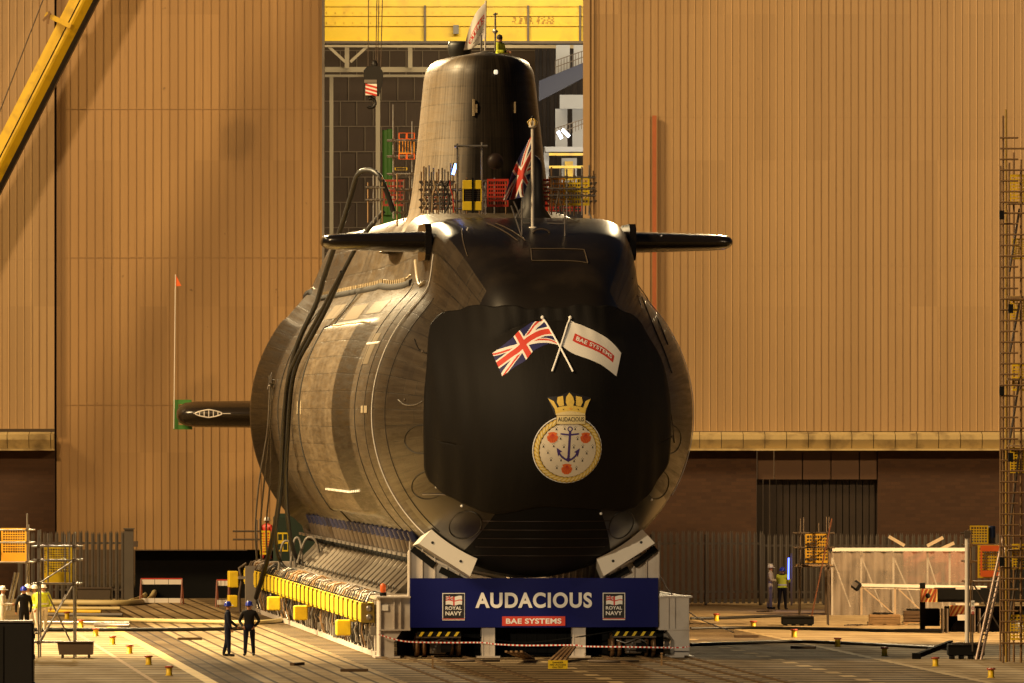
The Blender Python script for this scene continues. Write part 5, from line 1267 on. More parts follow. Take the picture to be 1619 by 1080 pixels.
# ============================================================ CRANE
cb = thing('crane_boom', 'long yellow telescopic crane boom slanting across the upper left corner', 'crane', P(-40, 330, 391.0)); oc = Vector(cb.location)
def bm_(b, off, w0, d, m, ext=0):
    a = P(-335, 915, 391.0) - oc; c = P(394, -515, 391.0) - oc; dr = (c - a).normalized(); nrm = Vector((-dr.z, 0, dr.x)) * -1
    vs = []
    for q in (a, c):
        for (s_, e) in off: vs.append(q + nrm * s_ + Vector((0, e, 0)))
    n = len(off); fs = [(i, (i + 1) % n, n + (i + 1) % n, n + i) for i in range(n)] + [tuple(range(n)), tuple(reversed(range(n, 2 * n)))]
    b.add(vs, fs, m)
w1 = .56
fixn(part('boom_section', lambda b: bm_(b, [(-w1, 0), (-w1, .9), (-.1, 1.15), (w1, .9), (w1, .35), (.1, -.12), (0, -.15)], 0, 0, YELP), None, cb))
DBOOM = mat('boom_underside', (.016, .010, .006), .5)
fixn(part('boom_belly', lambda b: bm_(b, [(-.14, -.16), (w1 + .03, .3), (w1 + .05, .9), (.1, 1.2), (.0, .2)], 0, 0, DBOOM), None, cb))
fixn(part('collar', lambda b: b.beam(P(72, 22, 390.7) - oc, P(112, 42, 390.7) - oc, .35, .22), YELP, cb))
fixn(part('collar_bracket', lambda b: (b.beam(P(68, 33, 390.5) - oc, P(80, 20, 390.5) - oc, .1, .1), b.beam(P(76, 38, 390.5) - oc, P(78, 18, 390.5) - oc, .08, .08)), RUSTY, cb))
part('hoist_wire', lambda b: b.tube([P(-60, 330, 390.4) - oc, P(95, -70, 390.4) - oc], .03, None, 5), DSTEEL, cb)
hk = thing('hook_block', 'black crane hook block with red and white hazard stripes hanging in the doorway', 'hook block', P(590, 135, 387)); oh = Vector(hk.location); kh = sF(387)
def hq(x, y): q = P(x, y, 387) - oh; return (q.x, q.z)
def hprof(b):
    b.prism([hq(575, 112), hq(581, 105), hq(600, 105), hq(606, 115), hq(605, 132), hq(599, 152), hq(579, 152), hq(575, 130)], -.3, .3)
fixn(part('block_body', hprof, BLACK, hk))
b = MB(); b.box(((hq(587, 0)[0]), -.32, hq(0, 142)[1]), (18 / kh, .02, 18 / kh), LETW)
for k in range(3):
    z = hq(0, 136.5 + k * 6)[1]; x = hq(587, 0)[0]; w_ = 9 / kh; b.prism([(x - w_, z + .11), (x - w_, z + .02), (x + w_, z - .12), (x + w_, z - .03)], -.345, -.335, FLR)
b.box((hq(586, 0)[0], -.32, hq(0, 129)[1]), (20 / kh, .02, 5 / kh), GREY); fixn(b.build('hazard_plate', None, hk))
def hookf(b):
    c = P(586, 163, 387) - oh; b.tube([c + Vector((.2 * math.sin(t), 0, .2 * math.cos(t))) for t in [R(a) for a in range(-20, 240, 20)]], .075, None, 8, True)
    b.tube([c + Vector((-.03, 0, .18)), c + Vector((0, 0, .42))], .09, None, 8); b.lathe(P(592, 104, 387) - oh, [(.1, -.1), (.16, .05), (.1, .22), (0, .25)], None, 10)
part('hook', hookf, BLACK, hk)
for x0, x1 in ((582, 583), (594, 597), (602, 606), (597, 600)): part('rope', lambda b: b.tube([P(x0, 108, 387) - oh, P(x1, -60, 387) - oh], .022, None, 5), DSTEEL, hk)

# ============================================================ FENCES
def palisade(label, x0, x1, ytop, ybase, Y, m, pitch=9.5, rails=(.18, .82), wpx=5.5):
    t = worldthing('palisade_fence', label, 'fence', P((x0 + x1) / 2, ybase, Y)); o_ = Vector(t.location); a, c = P(x0, ybase, Y), P(x1, ybase, Y); h_ = P(0, ytop, Y).z - a.z; k = sF(Y)
    def pales(b):
        x = x0; rnd = random.Random(int(x0))
        while x < x1:
            q = P(x, ybase, Y) - o_; w_ = wpx / k; hh = h_ * rnd.uniform(.975, 1.0)
            b.prism([(q.x, q.z + .08), (q.x + w_ / 2, q.z + .08), (q.x + w_ / 2, q.z + hh - .14), (q.x + w_ * .25, q.z + hh), (q.x, q.z + hh - .14)], 0, .03)
            b.prism([(q.x + w_ / 2, q.z + .08), (q.x + w_, q.z + .08), (q.x + w_, q.z + hh - .14), (q.x + w_ * .75, q.z + hh), (q.x + w_ / 2, q.z + hh - .14)], .031, .06); x += pitch
    fixn(part('pale', pales, m, t))
    for f in rails: part('rail', lambda b: b.box(((a.x + c.x) / 2 - o_.x, .1, h_ * f), (c.x - a.x, .06, .09)), m, t)
    n = int((c.x - a.x) / 2.75) + 1
    for i in range(n + 1): part('post', lambda b: b.box((a.x - o_.x + (c.x - a.x) * i / n, .16, h_ * .47), (.12, .1, h_ * .94)), m, t)
    return t
FG = mat('galvanised_fence', (.105, .09, .072), .55, .3, .2, 1.5, dirt=(.1, .06, .03))
palisade('grey palisade fence in front of the left brick base', 30, 200, 838, 953, 388, FG)
t = worldthing('gate_post', 'wide steel post ending the left palisade fence', 'post', P(204, 953, 387.5))
part('shaft', lambda b: (b.box((0, 0, 1.62), (.40, .3, 3.25)), b.box((0, -.02, 3.27), (.48, .4, .06)), b.box((.3, -.1, 2.6), (.2, .2, .25), DSTEEL)), FG, t)
palisade('long grey palisade fence between the hull and the right brick wall', 1030, 1202, 838, 957, 380, FG)
palisade('grey palisade fence continuing behind the right scaffolds', 1204, 1600, 842, 957, 383, FG)

# ============================================================ BOLLARDS
def bollard(b):
    b.lathe((0, 0, 0), [(.125, 0), (.125, .015), (.095, .02), (.095, .25)], YELP, 16); b.lathe((0, 0, 0), [(.19, .38), (.20, .40), (.20, .44), (.17, .46), (0, .46)], mat('bollard_red', (.35, .05, .02), .5), 16)
LB = [(106, 979), (128, 992.5), (151.5, 1006), (178, 1019), (205, 1033.5), (235, 1051), (267.5, 1068)]
RB = [(1132.5, 982), (1191, 994), (1255.5, 1007.5), (1324.5, 1022), (1398.5, 1037), (1479, 1053.5), (1567, 1071.5)]
ordw = ['farthest', 'second farthest', 'third farthest', 'fourth farthest', 'third nearest', 'second nearest', 'nearest']
bo0 = None
for side, L2 in (('left', LB), ('right', RB)):
    for i, (x, y) in enumerate(L2):
        lb = '%s short yellow bollard with red cap in the %s row' % (ordw[i], side)
        if bo0 is None:
            bo0 = thing('bollard', lb, 'bollard', G(x, y), 0, 'yellow bollards with red caps'); part('shaft', lambda b: b.lathe((0, 0, 0), [(.125, 0), (.125, .015), (.095, .02), (.095, .25)], None, 16), YELP, bo0)
            part('cap', lambda b: b.lathe((0, 0, 0), [(.0, .245), (.13, .25), (.14, .26), (.14, .29), (.12, .305), (0, .305)], None, 16), mat('bollard_red', (.35, .05, .02), .5), bo0)
        else: dup(bo0, None, lb, G(x, y))

# ============================================================ LEFT FOREGROUND
t = scaffold('small silver scaffold tower with yellow guard at lower left', 61, 117, 838, 1040, 300, (838, 846, 838, 842), (864, 886, 923, 1016), 1.25, plat=923, cross=True)
pole(t, P(64, 1016, 300.1), P(104, 940, 300.1), .028, STEEL, 'brace'); pole(t, P(112, 1016, 301), P(76, 940, 301), .028, STEEL, 'brace')
for x, yt in ((76, 843), (103, 845), (110, 843)): pole(t, P(x, 921, 300.3), P(x, yt, 300.3), .026, STEEL, 'upright')
guard('plastic_guard', 'bright yellow perforated guard on the small silver scaffold tower', (93, 921), 42, 58, 300.6, YEL, 9, 10, 12)
guard('plastic_guard', 'side yellow guard edge on the small silver scaffold tower', (73, 920), 6, 55, 301.4, YEL, 2, 10, 10)
t = scaffold('scaffold tower cut by the left edge with yellow guard', -22, 43, 814, 1003, 335, (820, 812, 818, 830), (838, 858, 889), 1.2, plat=889, cross=False)
guard('plastic_guard', 'yellow and orange perforated guard on the left edge scaffold', (22, 888), 40, 53, 335.6, mat('amber_yellow', (.80, .42, .03), .5), 9, 9, 10)
ld = worldthing('ladder', 'aluminium ladder leaning inside the left edge scaffold', 'ladder', G(12, 1003))
pole(ld, P(11, 965, 336), P(24, 905, 336), .05, STEEL, 'stile'); pole(ld, P(16, 965, 336), P(29, 905, 336), .05, STEEL, 'stile')
part('rung', lambda b: [b.tube([P(11 + q * 1.3, 965 - 6 * q, 336) - Vector(ld.location), P(16 + q * 1.3, 965 - 6 * q, 336) - Vector(ld.location)], .02, None, 5) for q in range(10)], STEEL, ld)
bn2 = thing('ballast_bin', 'brown steel ballast bin on short legs at the scaffold foot', 'bin', G(119, 1041))
part('tub', lambda b: (b.prism([(-.55, .12), (.58, .12), (.60, .55), (-.62, .55)], 0, .8), b.box((-.01, .4, .56), (1.28, .9, .03))), mat('brown_steel', (.11, .07, .04), .6, 0, .2, 3), bn2)
for x in (-.45, .45):
    for y in (.08, .7): part('leg', lambda b: b.box((x, y, .06), (.06, .06, .12)), DSTEEL, bn2)
fixn(bn2.children[0])
bx_ = thing('control_cabinet', 'black cabinet with lamp cut by the lower left corner', 'cabinet', G(10, 1110))
def cab(b):
    b.box((0, .4, 1.15), (1.55, .8, 2.3), None, None, .04)
    for z in (.5, 1.3, 1.9): b.box((.79, .3, z), (.05, .1, .14))
    b.box((-.1, -.01, 1.15), (.02, .03, 2.1))
part('housing', cab, BLACK, bx_)
part('lid', lambda b: b.box((-.02, .4, 2.33), (1.5, .85, .05)), GREY, bx_)
ghose('cream_hose', 'cream hose curving up near the black doorway base', [(70, 957), (120, 957.5), (180, 958), (215, 957), (238, 951), (250, 938, .35), (255, 928, .55)], .13, CREAM)
ghose('cream_hose', 'short cream hose bending beside the curving one', [(205, 955), (225, 948), (240, 940, .2), (246, 937, .3), (247, 945, 0)], .11, CREAM)
ghose('long_hose', 'long pale hose lying across the paving towards the cradle', [(120, 981), (180, 983), (250, 985), (340, 987), (400, 988), (440, 985), (452, 981)], .09, CREAM)
ghose('dark_pipe', 'long dark pipe lying across the left concrete', [(45, 998), (140, 998.5), (300, 998), (400, 996)], .07, BLACK, 'pipe')
for k, (a, c, y, m, lb) in enumerate(((60, 194, 974, GREY, 'dark grey pipe lying behind the bollards'), (68, 205, 987, STEEL, 'steel pipe lying just before the dark pipe'), (75, 160, 969, YELP, 'dull yellow pipe lying behind the scaffold tower'), (60, 190, 964, CREAM, 'thin cream pipe lying furthest back on the left'), (150, 205, 991, STEEL, 'short steel pipe ending near the yellow line'))):
    ghose('loose_pipe', lb, [(a, y), ((a + c) / 2, y + .6), (c, y + 1)], .075, m, 'pipe', 'loose pipes on the left concrete')
def trestle(label, x0, x1, y0, y1, Y):
    t = worldthing('trestle_barrier', label, 'barrier', P((x0 + x1) / 2, y1, Y), 'trestle barriers'); o_ = Vector(t.location); k = sF(Y); w_ = (x1 - x0) / k; h_ = (y1 - y0) / k
    for z, hh in ((h_ * .88, .22), (h_ * .18, .2)):
        part('board', lambda b: [b.box((-w_ / 2 + w_ * (i + .5) / 3, 0, z), (w_ / 3 - .02, .03, hh)) for i in range(3)], PALE, t)
    part('top_rail', lambda b: b.box((0, 0, h_), (w_, .05, .05)), RED, t)
    for x in (-w_ / 2, w_ / 2): part('leg', lambda b: (b.beam((x, 0, h_), (x - .05, -.3, 0), .05, .05), b.beam((x, 0, h_), (x + .05, .3, 0), .05, .05)), mat('trestle_red', (.2, .05, .02), .5), t)
    return t
trestle('red and white trestle barrier before the black doorway base', 223, 288, 915, 957, 384)
trestle('red and white trestle barrier beside the aft end of the cradle', 343, 362, 917, 960, 378)
pb = thing('steel_skip', 'low dark steel skip before the left palisade fence', 'skip', P(148, 955, 384.5)); part('tub', lambda b: b.prism([(-.68, 0), (.68, 0), (.74, .68), (-.74, .68)], 0, 1.2), mat('skip_brown', (.07, .05, .03), .6), pb); fixn(pb.children[0])
part('rim', lambda b: b.box((0, .6, .69), (1.55, 1.28, .05)), DSTEEL, pb)

# ============================================================ RIGHT SIDE
t = scaffold('dark scaffold tower with brown diagonal plank right of the welder', 1265, 1310, 838, 990, 346, (820, 817, 832, 840), (843, 866, 896), 1.2, DSTEEL, plat=894, cross=False)
for x, yt in ((1270, 818), (1294, 827), (1306, 817)): pole(t, P(x, 893, 346.4), P(x, yt, 346.4), .03, DSTEEL, 'upright')
guard('plastic_guard', 'shaded yellow guard on the dark scaffold right of the welder', (1292, 890), 38, 47, 346.3, mat('shade_yellow', (.45, .26, .02), .5), 8, 8)
pk = thing('brown_plank', 'long brown plank leaning diagonally on the dark scaffold', 'plank', P(1296, 900, 345.6)); op = Vector(pk.location)
part('board', lambda b: b.beam(P(1281, 985, 345.6) - op, P(1315, 820, 345.6) - op, .22, .05), mat('plank_red', (.14, .045, .015), .7), pk)
def weightbox(label, x0, x1, y0, y1, Y):
    t = worldthing('ballast_block', label, 'ballast block', P((x0 + x1) / 2, y1, Y)); k = sF(Y); w_ = (x1 - x0) / k; h_ = (y1 - y0) / k
    part('tub', lambda b: (b.box((0, .5, h_ * .6), (w_, 1.0, h_ * .72), None, None, .03), b.box((0, -.01, h_ * .9), (w_, .03, .05))), MATTE, t)
    for x in (-.38, -.12, .14, .38): part('foot', lambda b: b.box((x * w_, .5, h_ * .12), (w_ * .12, 1.0, h_ * .24)), MATTE, t)
    part('load', lambda b: [b.box((random.uniform(-.42, .42) * w_, random.uniform(.1, .9), h_ * .98), (w_ * .14, .2, .09)) for i in range(14)], DSTEEL, t)
weightbox('black ballast block at the foot of the dark scaffold', 1236, 1287, 974, 992, 345)
weightbox('black ballast block holding the white pole at right', 1499, 1557, 1018, 1043, 298)
wl = worldthing('arc_light', 'bright blue arc light flaring beside the welder', 'lamp', P(1247, 905, 372)); ow = Vector(wl.location)
part('flare', lambda b: (b.tube([P(1246.5, 916, 372) - ow, P(1247, 882, 372) - ow], .035, None, 8, True)), mat('arc_glow', (.1, .15, 1), emit=(.10, .16, 1), estr=3.5), wl)
part('bracket', lambda b: b.box((.12, .15, -.3), (.08, .1, 2.2)), DSTEEL, wl)
bl_ = bpy.data.lights.new('arc_lamp', 'POINT'); bo_ = bpy.data.objects.new('arc_lamp', bl_); C.objects.link(bo_); bl_.energy = 25; bl_.color = (.15, .25, 1); bl_.shadow_soft_size = .2; bo_.location = P(1245, 895, 371)
# sheeted enclosure
SHEET = mat('clear_sheeting', (.36, .31, .26), .3, 0, .15, .8, alpha=.5, bump=.6)
ex = worldthing('sheeted_enclosure', 'long low enclosure of clear plastic sheeting over a truss frame', 'enclosure', P(1420, 973, 363)); oe = Vector(ex.location)
def er(px, py, d=0): q = P(px, py, 363) - oe; q.y += d; return q
def shf(b):
    N = 60; V = []
    for j in range(7):
        for i in range(N + 1): q = er(1316 + (1530 - 1316) * i / N, 871 + (973 - 871) * j / 6); q.y += .05 * math.sin(i * .9 + j) + .03 * math.sin(i * 2.3); V.append(q)
    b.add(V, [(j * (N + 1) + i, j * (N + 1) + i + 1, (j + 1) * (N + 1) + i + 1, (j + 1) * (N + 1) + i) for j in range(6) for i in range(N)], None, True)
part('plastic_sheet', shf, SHEET, ex)
for x in (1316, 1362, 1413, 1467, 1502, 1530): part('post', lambda b: b.beam(er(x, 973, .3), er(x, 872, .3), .08, .08), PALE, ex)
for x0, x1 in ((1316, 1345), (1362, 1395), (1413, 1448), (1467, 1492)): part('brace', lambda b: b.beam(er(x0, 880, .32), er(x1, 960, .32), .08, .05), PALE, ex)
part('top_rail', lambda b: b.box(((er(1316, 0).x + er(1530, 0).x) / 2, .2, er(0, 869).z), (er(1530, 0).x - er(1316, 0).x, .5, .14)), PALE, ex)
part('inner_panel', lambda b: (b.box(er(1480, 895, 1.2), (2.6, .1, 1.4), mat('dull_red_sheet', (.28, .08, .05), .7)), b.box(er(1390, 925, 1.6), (4.4, .1, 2.6), mat('dull_tan_sheet', (.16, .11, .07), .8))), None, ex)
for x, y, a, lb in ((1418, 857, 30, 'short pale board lying tilted on the left end of the enclosure roof'), (1479, 858, -28, 'short pale board tilted upright on the enclosure roof'), (1496, 866, -25, 'long pale board on the right end of the enclosure roof')):
    q = worldthing('roof_board', lb, 'board', P(x, y + 4, 363), 'boards on the enclosure'); part('plank', lambda b: b.box((0, .3, .14), (.75, .3, .13), None, Matrix.Rotation(R(a), 3, 'Y')), mat('weathered_board', (.38, .30, .20), .7), q)
# truss gantry with floodlight
tg = worldthing('truss_gantry', 'low grey truss gantry with a flood lamp at its tip', 'gantry', P(1410, 975, 352)); og = Vector(tg.location)
def tr(px, py, d=352.): return P(px, py, d) - og
part('top_chord', lambda b: (b.beam(tr(1362, 925), tr(1560, 929), .14, .12), b.beam(tr(1362, 929), tr(1460, 932), .05, .05)), PALE, tg)
for x in (1362, 1415): part('leg', lambda b: b.beam(tr(x, 972), tr(x, 926), .08, .08), mat('truss_tan', (.4, .3, .2), .6), tg)
for a, c in (((1364, 928), (1412, 970)), ((1417, 928), (1456, 965))): part('brace', lambda b: b.beam(tr(*a), tr(*c), .07, .05), mat('truss_tan', (.4, .3, .2), .6), tg)
part('lamp_head', lambda b: (b.box(tr(1354, 926), (.36, .35, .36), MATTE, Matrix.Rotation(R(35), 3, 'Y'), .06), b.box(tr(1351, 924) - Vector((0, .2, 0)), (.24, .04, .2), STEEL, Matrix.Rotation(R(35), 3, 'Y'))), None, tg)
# mobile crane chassis
tc_ = worldthing('mobile_crane', 'black mobile crane chassis with red and yellow striped outriggers', 'mobile crane', P(1520, 1000, 335)); ot = Vector(tc_.location)
def tq(px, py, d=335.): return P(px, py, d) - ot
def tbox(b, x0, y0, x1, y1, d=335., th=1.0, m=None, bev=0): a, c = tq(x0, y0, d), tq(x1, y1, d); b.box(((a.x + c.x) / 2, d - ot.y + th / 2, (a.z + c.z) / 2), (abs(c.x - a.x), th, abs(a.z - c.z)), m, None, bev)
part('chassis', lambda b: (tbox(b, 1482, 931, 1640, 952, 335, 2.5), tbox(b, 1497, 960, 1640, 1000, 336.5, 2.0), tbox(b, 1455, 922, 1463, 996, 336, .4), tbox(b, 1463, 963, 1486, 990, 337, 1.5), tbox(b, 1575, 880, 1650, 935, 337, 2)), MATTE, tc_)
def stripe(b, x0, y0, x1, y1, d):
    a, c = tq(x0, y0, d), tq(x1, y1, d); yy = d - ot.y; w_, h_ = c.x - a.x, a.z - c.z
    b.box(((a.x + c.x) / 2, yy, (a.z + c.z) / 2), (w_, .04, h_), mat('hazard_yellow', (.70, .52, .2), .5))
    n = 4
    for i in range(-1, n):
        s0 = a.x + w_ * i / n; pts = [(s0, c.z), (s0 + w_ / n * .5, c.z), (s0 + w_ / n * .5 + w_ * .35, a.z), (s0 + w_ * .35, a.z)]
        pts = [(max(a.x, min(c.x, x)), z) for x, z in pts]
        if pts[2][0] - pts[3][0] > .02 or pts[1][0] - pts[0][0] > .02: b.prism(pts, yy - .035, yy - .025, mat('hazard_red', (.35, .06, .02), .5))
fixn(part('outrigger_plate', lambda b: (stripe(b, 1455, 931, 1482, 952, 334.8), b.lathe(tq(1467, 942, 334.7), [(0, -.03), (.1, -.03), (.1, .03)], MATTE, 12, 'Y')), None, tc_))
fixn(part('outrigger_plate', lambda b: stripe(b, 1501, 957, 1530, 974, 334.8), None, tc_))
part('crossbar', lambda b: (tbox(b, 1511, 928, 1550, 932, 334.6, .2), tbox(b, 1511, 954, 1548, 957, 334.6, .2), tbox(b, 1514, 972, 1528, 981, 334.6, .1)), PALE, tc_)
for x in (1490, 1497, 1540, 1548): part('stabiliser', lambda b: b.tube([tq(x, 1006, 334), tq(x, 962, 334)], .06, None, 8), DSTEEL, tc_)
part('wheel', lambda b: [b.lathe(tq(x, 1000, 336), [(0, -.2), (.25, -.2), (.3, -.15), (.52, -.15), (.52, .2), (0, .2)], BLACK, 20, 'Y') for x in (1525, 1570, 1600)], None, tc_)
for (x0, y0, x1, y1, Y, lb) in ((1375, 971, 1423, 989, 346, 'open wooden crate on a pallet before the sheeted enclosure'), (1430, 965, 1486, 990, 347, 'dark timber crate on a pallet beside the striped outrigger')):
    t = worldthing('timber_crate', lb, 'crate', P((x0 + x1) / 2, y1, Y)); k = sF(Y); w_, h_ = (x1 - x0) / k, (y1 - y0) / k
    part('box', lambda b: (b.box((0, .5, h_ * .62), (w_, 1.0, h_ * .66)), [b.box((0, -.02, h_ * (.4 + .2 * q)), (w_ + .03, .03, h_ * .15)) for q in range(3)]), WOOD if x0 < 1400 else mat('dark_timber', (.08, .045, .02), .8), t)
    part('pallet', lambda b: (b.box((0, .5, h_ * .22), (w_ + .1, 1.1, .05)), b.box((0, .5, .03), (w_ + .1, 1.1, .05)), [b.box((x * w_, .5, h_ * .12), (.14, 1.1, h_ * .14)) for x in (-.45, 0, .45)]), WOOD, t)
    part('load', lambda b: [b.tube([(random.uniform(-.4, .4) * w_, .1 + q * .1, h_ * .98), (random.uniform(-.4, .4) * w_, .3 + q * .1, h_ * 1.02)], .05, None, 6) for q in range(8)], BLACK, t)
t = worldthing('white_pole', 'tall white pole standing in the right ballast block', 'pole', P(1529, 1020, 298.4)); pole(t, P(1529, 1024, 298.4), P(1529, 850, 298.4), .075, PALE, 'shaft')
part('head', lambda b: (b.box(P(1529, 845, 298.4) - Vector(t.location), (.2, .2, .25)), b.tube([P(1519, 843, 298.4) - Vector(t.location), P(1538, 843, 298.4) - Vector(t.location)], .03)), DSTEEL, t)
t = worldthing('raking_beam', 'black beam propped diagonally against the right ballast block', 'beam', G(1449, 1042)); part('strut', lambda b: (b.beam((0, 0, .1), P(1504, 1016, 300) - Vector(t.location), .16, .16), b.box((0, 0, .1), (.3, .2, .2))), MATTE, t)
ld = worldthing('ladder', 'long aluminium ladder leaning against the right scaffold', 'ladder', G(1547, 1045))
ol = Vector(ld.location)
for dx in (0, 7.5): pole(ld, P(1543 + dx, 1045, 297.8), P(1587 + dx, 845, 298.6), .05, mat('ladder_alu', (.45, .34, .28), .4, .4), 'stile')
part('rung', lambda b: [b.tube([P(1543 + 44 * q / 24, 1045 - 200 * q / 24, 297.9) - ol, P(1550.5 + 44 * q / 24, 1045 - 200 * q / 24, 297.9) - ol], .022, None, 5) for q in range(1, 24)], STEEL, ld)
t = scaffold('low scaffold stage with orange and yellow guards at right', 1535, 1592, 845, 1043, 301, (838, 842, 838, 845), (862, 888, 920), 1.6, RUSTY, plat=920, cross=False)
pole(t, P(1540, 925, 300.8), P(1585, 1000, 300.8), .03, DSTEEL, 'brace'); pole(t, P(1585, 925, 300.9), P(1545, 990, 300.9), .03, DSTEEL, 'brace')
guard('plastic_guard', 'yellow perforated guard with blue barrel at top of the low right stage', (1548, 860), 29, 29, 302.6, YELP, 6, 6)
t2 = worldthing('blue_barrel', 'blue barrel standing behind the yellow guard on the right stage', 'barrel', P(1567, 860, 302.8)); part('drum', lambda b: b.lathe((0, 0, 0), [(.0, 0), (.14, 0), (.15, .02), (.15, .2), (.16, .22), (.15, .24), (.15, .58), (.14, .62), (0, .62)], mat('barrel_blue', (.02, .03, .07), .4), 18), None, t2)
og_ = worldthing('orange_guard', 'orange framed guard with yellow grid on the low right stage', 'guard panel', P(1566, 912, 300.4))
b = MB(); k = sF(300.4); b.box((0, 0, 45 / k), (32 / k, .05, 9 / k), ORG); b.box((0, 0, 5 / k), (32 / k, .05, 10 / k), ORG); b.box((-14.5 / k, 0, 25 / k), (3 / k, .05, 30 / k), ORG); b.box((14.5 / k, 0, 25 / k), (3 / k, .05, 30 / k), ORG); b.build('frame', None, og_)
b = MB(); perf(b, 40 / k, 52 / k, 9, 9, .04, 0, YELP, 0, -2 / k, .1); b.build('grid', None, og_)
sg = worldthing('warning_sign', 'small white strip sign with round red symbols on a thin post', 'sign', P(1538, 1030, 297.6)); k = sF(297.6)
part('post', lambda b: b.tube([(0, .05, 0), (0, .05, 110 / k)], .03, None, 6), DSTEEL, sg)
b = MB(); b.box((0, 0, 70 / k), (5.5 / k, .02, 21 / k), LETW); b.lathe((0, -.02, 76 / k), [(.04, 0), (.05, 0)], LETB, 16, 'Y'); b.lathe((0, -.02, 76 / k), [(.0, .0), (.018, .0)], LETB, 12, 'Y'); b.lathe((0, -.02, 68.5 / k), [(.035, 0), (.052, 0)], FLR, 16, 'Y'); b.lathe((0, -.02, 61 / k), [(.035, 0), (.052, 0)], FLR, 16, 'Y'); b.box((0, -.02, 61 / k), (.02, .01, .07), FLR); b.build('face', None, sg)
# tall scaffold tower at the right edge
tt = worldthing('scaffold_tower', 'very tall yellow brown scaffold tower cut by the right edge', 'scaffold', P(1605, 1045, 292), 'scaffold access towers')
for x, yt, d in ((1605, 240, .8), (1619, 250, 1.6), (1595, 330, 1.2), (1586, 183, 0), (1592, 172, .5), (1600, 255, 1.6), (1614, 262, 0), (1640, 180, 0), (1640, 180, 1.6), (1586, 260, 1.6)):
    pole(tt, P(x, 1048, 292) + Vector((0, d, 0)), P(x, yt, 292) + Vector((0, d, 0)), .035, RUSTY if x != 1592 else mat('faded_yellow_tube', (.34, .21, .03), .5), 'upright')
for i, y in enumerate(range(218, 1030, 17)):
    pole(tt, P(1581, y, 291.9), P(1650 if i % 2 else 1610, y, 291.9), .03, RUSTY, 'ledger')
for i, y in enumerate((322, 470, 600, 705, 870)):
    part('platform', lambda b: b.box(P(1615, y, 292.6) - Vector(tt.location), (1.0, 1.2, .06)), WOOD, tt)
    part('clamp_block', lambda b: b.box(P(1584 + (i % 2) * 14, y + 18, 291.8) - Vector(tt.location), (.16, .16, .3)), MATTE, tt)
for (y0, y1) in ((430, 330), (560, 480), (700, 600), (840, 710), (980, 880)): pole(tt, P(1596, y0, 292.3), P(1612, y1, 292.3), .04, DSTEEL, 'brace')
for i, (y, h_) in enumerate(((322, 46), (410, 33), (508, 40), (618, 42), (748, 40), (900, 40), (1012, 40))):
    guard('plastic_guard', ('topmost', 'second highest', 'third highest', 'fourth highest', 'third lowest', 'second lowest', 'lowest')[i] + ' yellow guard on the very tall right scaffold', (1608 + (i % 2) * 3, y), 22, h_, 292.4, YELP, 4, 8)
# cables on the right concrete
ghose('black_cable', 'black cable crossing the right concrete nearest the fence', [(1092, 980), (1150, 979), (1236, 976), (1260, 977)], .06, BLACK, 'cable')
ghose('black_cable', 'black cable crossing the right concrete through the bollard row', [(1092, 996), (1180, 995), (1260, 996), (1350, 998), (1420, 1000), (1490, 1001)], .06, BLACK, 'cable')
ghose('black_cable', 'black cable crossing the dark track and ending near the raking beam', [(1092, 1022), (1180, 1019), (1260, 1017), (1350, 1020), (1430, 1024), (1500, 1028)], .06, BLACK, 'cable')
hose('guy_rope', 'pale guy rope from the cradle corner down to the track', [(1040, 905, 303), (1060, 937, 302), (1100, 975, 306), (1160, 1000, 315)], .02, PALE, 'rope', None, 5)
for (x, y, w_, lb) in ((1210, 968, 22, 'small scrap pile by the feet of the two fence workers'), (1350, 990, 30, 'flat coil of scrap left of the open crate')):
    t = worldthing('scrap_pile', lb, 'scrap pile', G(x, y)); part('offcut', lambda b: [b.beam((random.uniform(-.4, .3), random.uniform(0, .5), .03), (random.uniform(-.2, .5), random.uniform(0, .5), .06), .05, .04) for q in range(12)], DSTEEL, t)
# tape, danger sign, props in front
def tapef(b):
    pts = [(598, 1003), (640, 1014), (700, 1016), (762, 1016), (783, 1018.5), (830, 1020.5), (907, 1020), (926, 1022), (1000, 1023), (1070, 1024), (1090, 1022)]
    f = poly([P(x, y, 299.4) for x, y in pts]); n = 160
    for i in range(n):
        a, c = f(i / n), f((i + 1) / n); hgt = .024
        b.add([a - Vector((0, 0, hgt)), c - Vector((0, 0, hgt)), c + Vector((0, .0, hgt)), a + Vector((0, .0, hgt))], [(0, 1, 2, 3)], FLR if i % 2 else LETW)
o = MB(); tapef(o); o = o.build('barrier_tape'); tag(o, 'red and white barrier tape strung across the front of the cradle', 'tape')
ds = worldthing('danger_sign', 'small yellow danger sign on the track before the cradle', 'sign', G(882, 1058)); k = sF(G(882, 1058).y)
b = MB(); b.box((0, 0, 7.2 / k), (31 / k, .03, 13.5 / k), YEL); text_fit(b, 'DANGER', 0, 10.6 / k, 17 / k, 2.6 / k, -.02, LETB, .02); text_fit(b, 'NO ACCESS', 0, 6.9 / k, 25 / k, 2.6 / k, -.02, LETB, .02); text_fit(b, 'ON TEST', 0, 3 / k, 17 / k, 2.6 / k, -.02, LETB, .02); b.build('face', None, ds)
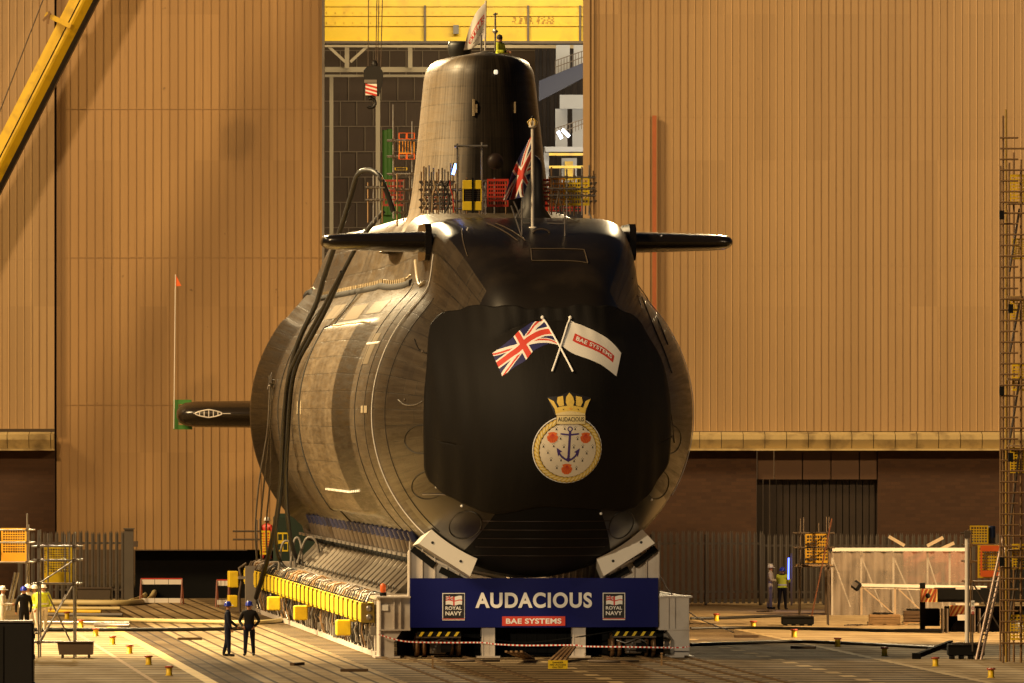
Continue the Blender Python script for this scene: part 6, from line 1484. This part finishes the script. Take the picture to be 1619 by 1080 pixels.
part('stand', lambda b: (b.beam((-.2, .02, .1), (-.25, .35, 0), .03, .03), b.beam((.2, .02, .1), (.25, .35, 0), .03, .03)), DSTEEL, ds)
for (x0, y0, x1, y1, n, lb) in ((800, 1035, 835, 1052, 4, 'bundle of rusty bars lying left of the danger sign'), (868, 1050, 900, 1036, 4, 'bundle of rusty bars propped behind the danger sign')):
    t = worldthing('bar_bundle', lb, 'steel bars', G(x0, max(y0, y1))); o_ = Vector(t.location)
    for q in range(n):
        a, c = G(x0 + q * 8, max(y0, y1) - 2), G(x1 + q * 5 - 6, max(y0, y1) - 8); lo, hi = (.05, .42)
        a.z, c.z = (hi, lo) if y0 < y1 else (lo, hi)
        part('bar', lambda b: b.beam(a - o_, c - o_, .08, .06), RUSTY, t)
for x, y, lb in ((684, 1057, 'small wooden stake before the left bogie'), (1046, 1052, 'small wooden stake before the right bogie')):
    t = worldthing('stake', lb, 'stake', G(x, y)); part('peg', lambda b: (b.box((0, 0, .2), (.06, .06, .42)), b.box((0, 0, .4), (.09, .09, .04))), WOOD, t)
hose('slack_cable', 'black slack cable sagging under the banner between the front legs', [(700, 998, 300.2), (760, 1008, 300.2), (830, 1016, 300.2), (907, 1008, 300.2), (980, 996, 300.2)], .025, MATTE, 'cable', None, 6)

for k, (x, y, rz, lb) in enumerate(((300, 1012, .3, 'short dark timber lying on the left paving behind the two workers'), (470, 1052, 1.2, 'small dark offcut lying near the bottom of the slab paving'), (1180, 1008, .2, 'dark offcut on the track right of the cradle'), (1270, 1026, -.3, 'dark offcut lying among the track lines at right'), (560, 1062, .1, 'flat timber lying in front of the cradle left corner'))):
    t = thing('timber_offcut', lb, 'timber', G(x, y), rz, 'offcuts on the ground'); part('plank', lambda b: b.box((0, 0, .05), (.9, .16, .09)), mat('dark_timber', (.08, .045, .02), .8), t)
for x0, x1, y, lb in ((700, 790, 1046, 'dark pipe end lying before the left front leg'), (930, 1010, 1047, 'dark pipe end lying before the right bogie')):
    ghose('loose_pipe', lb, [(x0, y), ((x0 + x1) / 2, y + .5), (x1, y)], .04, DSTEEL, 'pipe', 'loose pipes before the cradle')
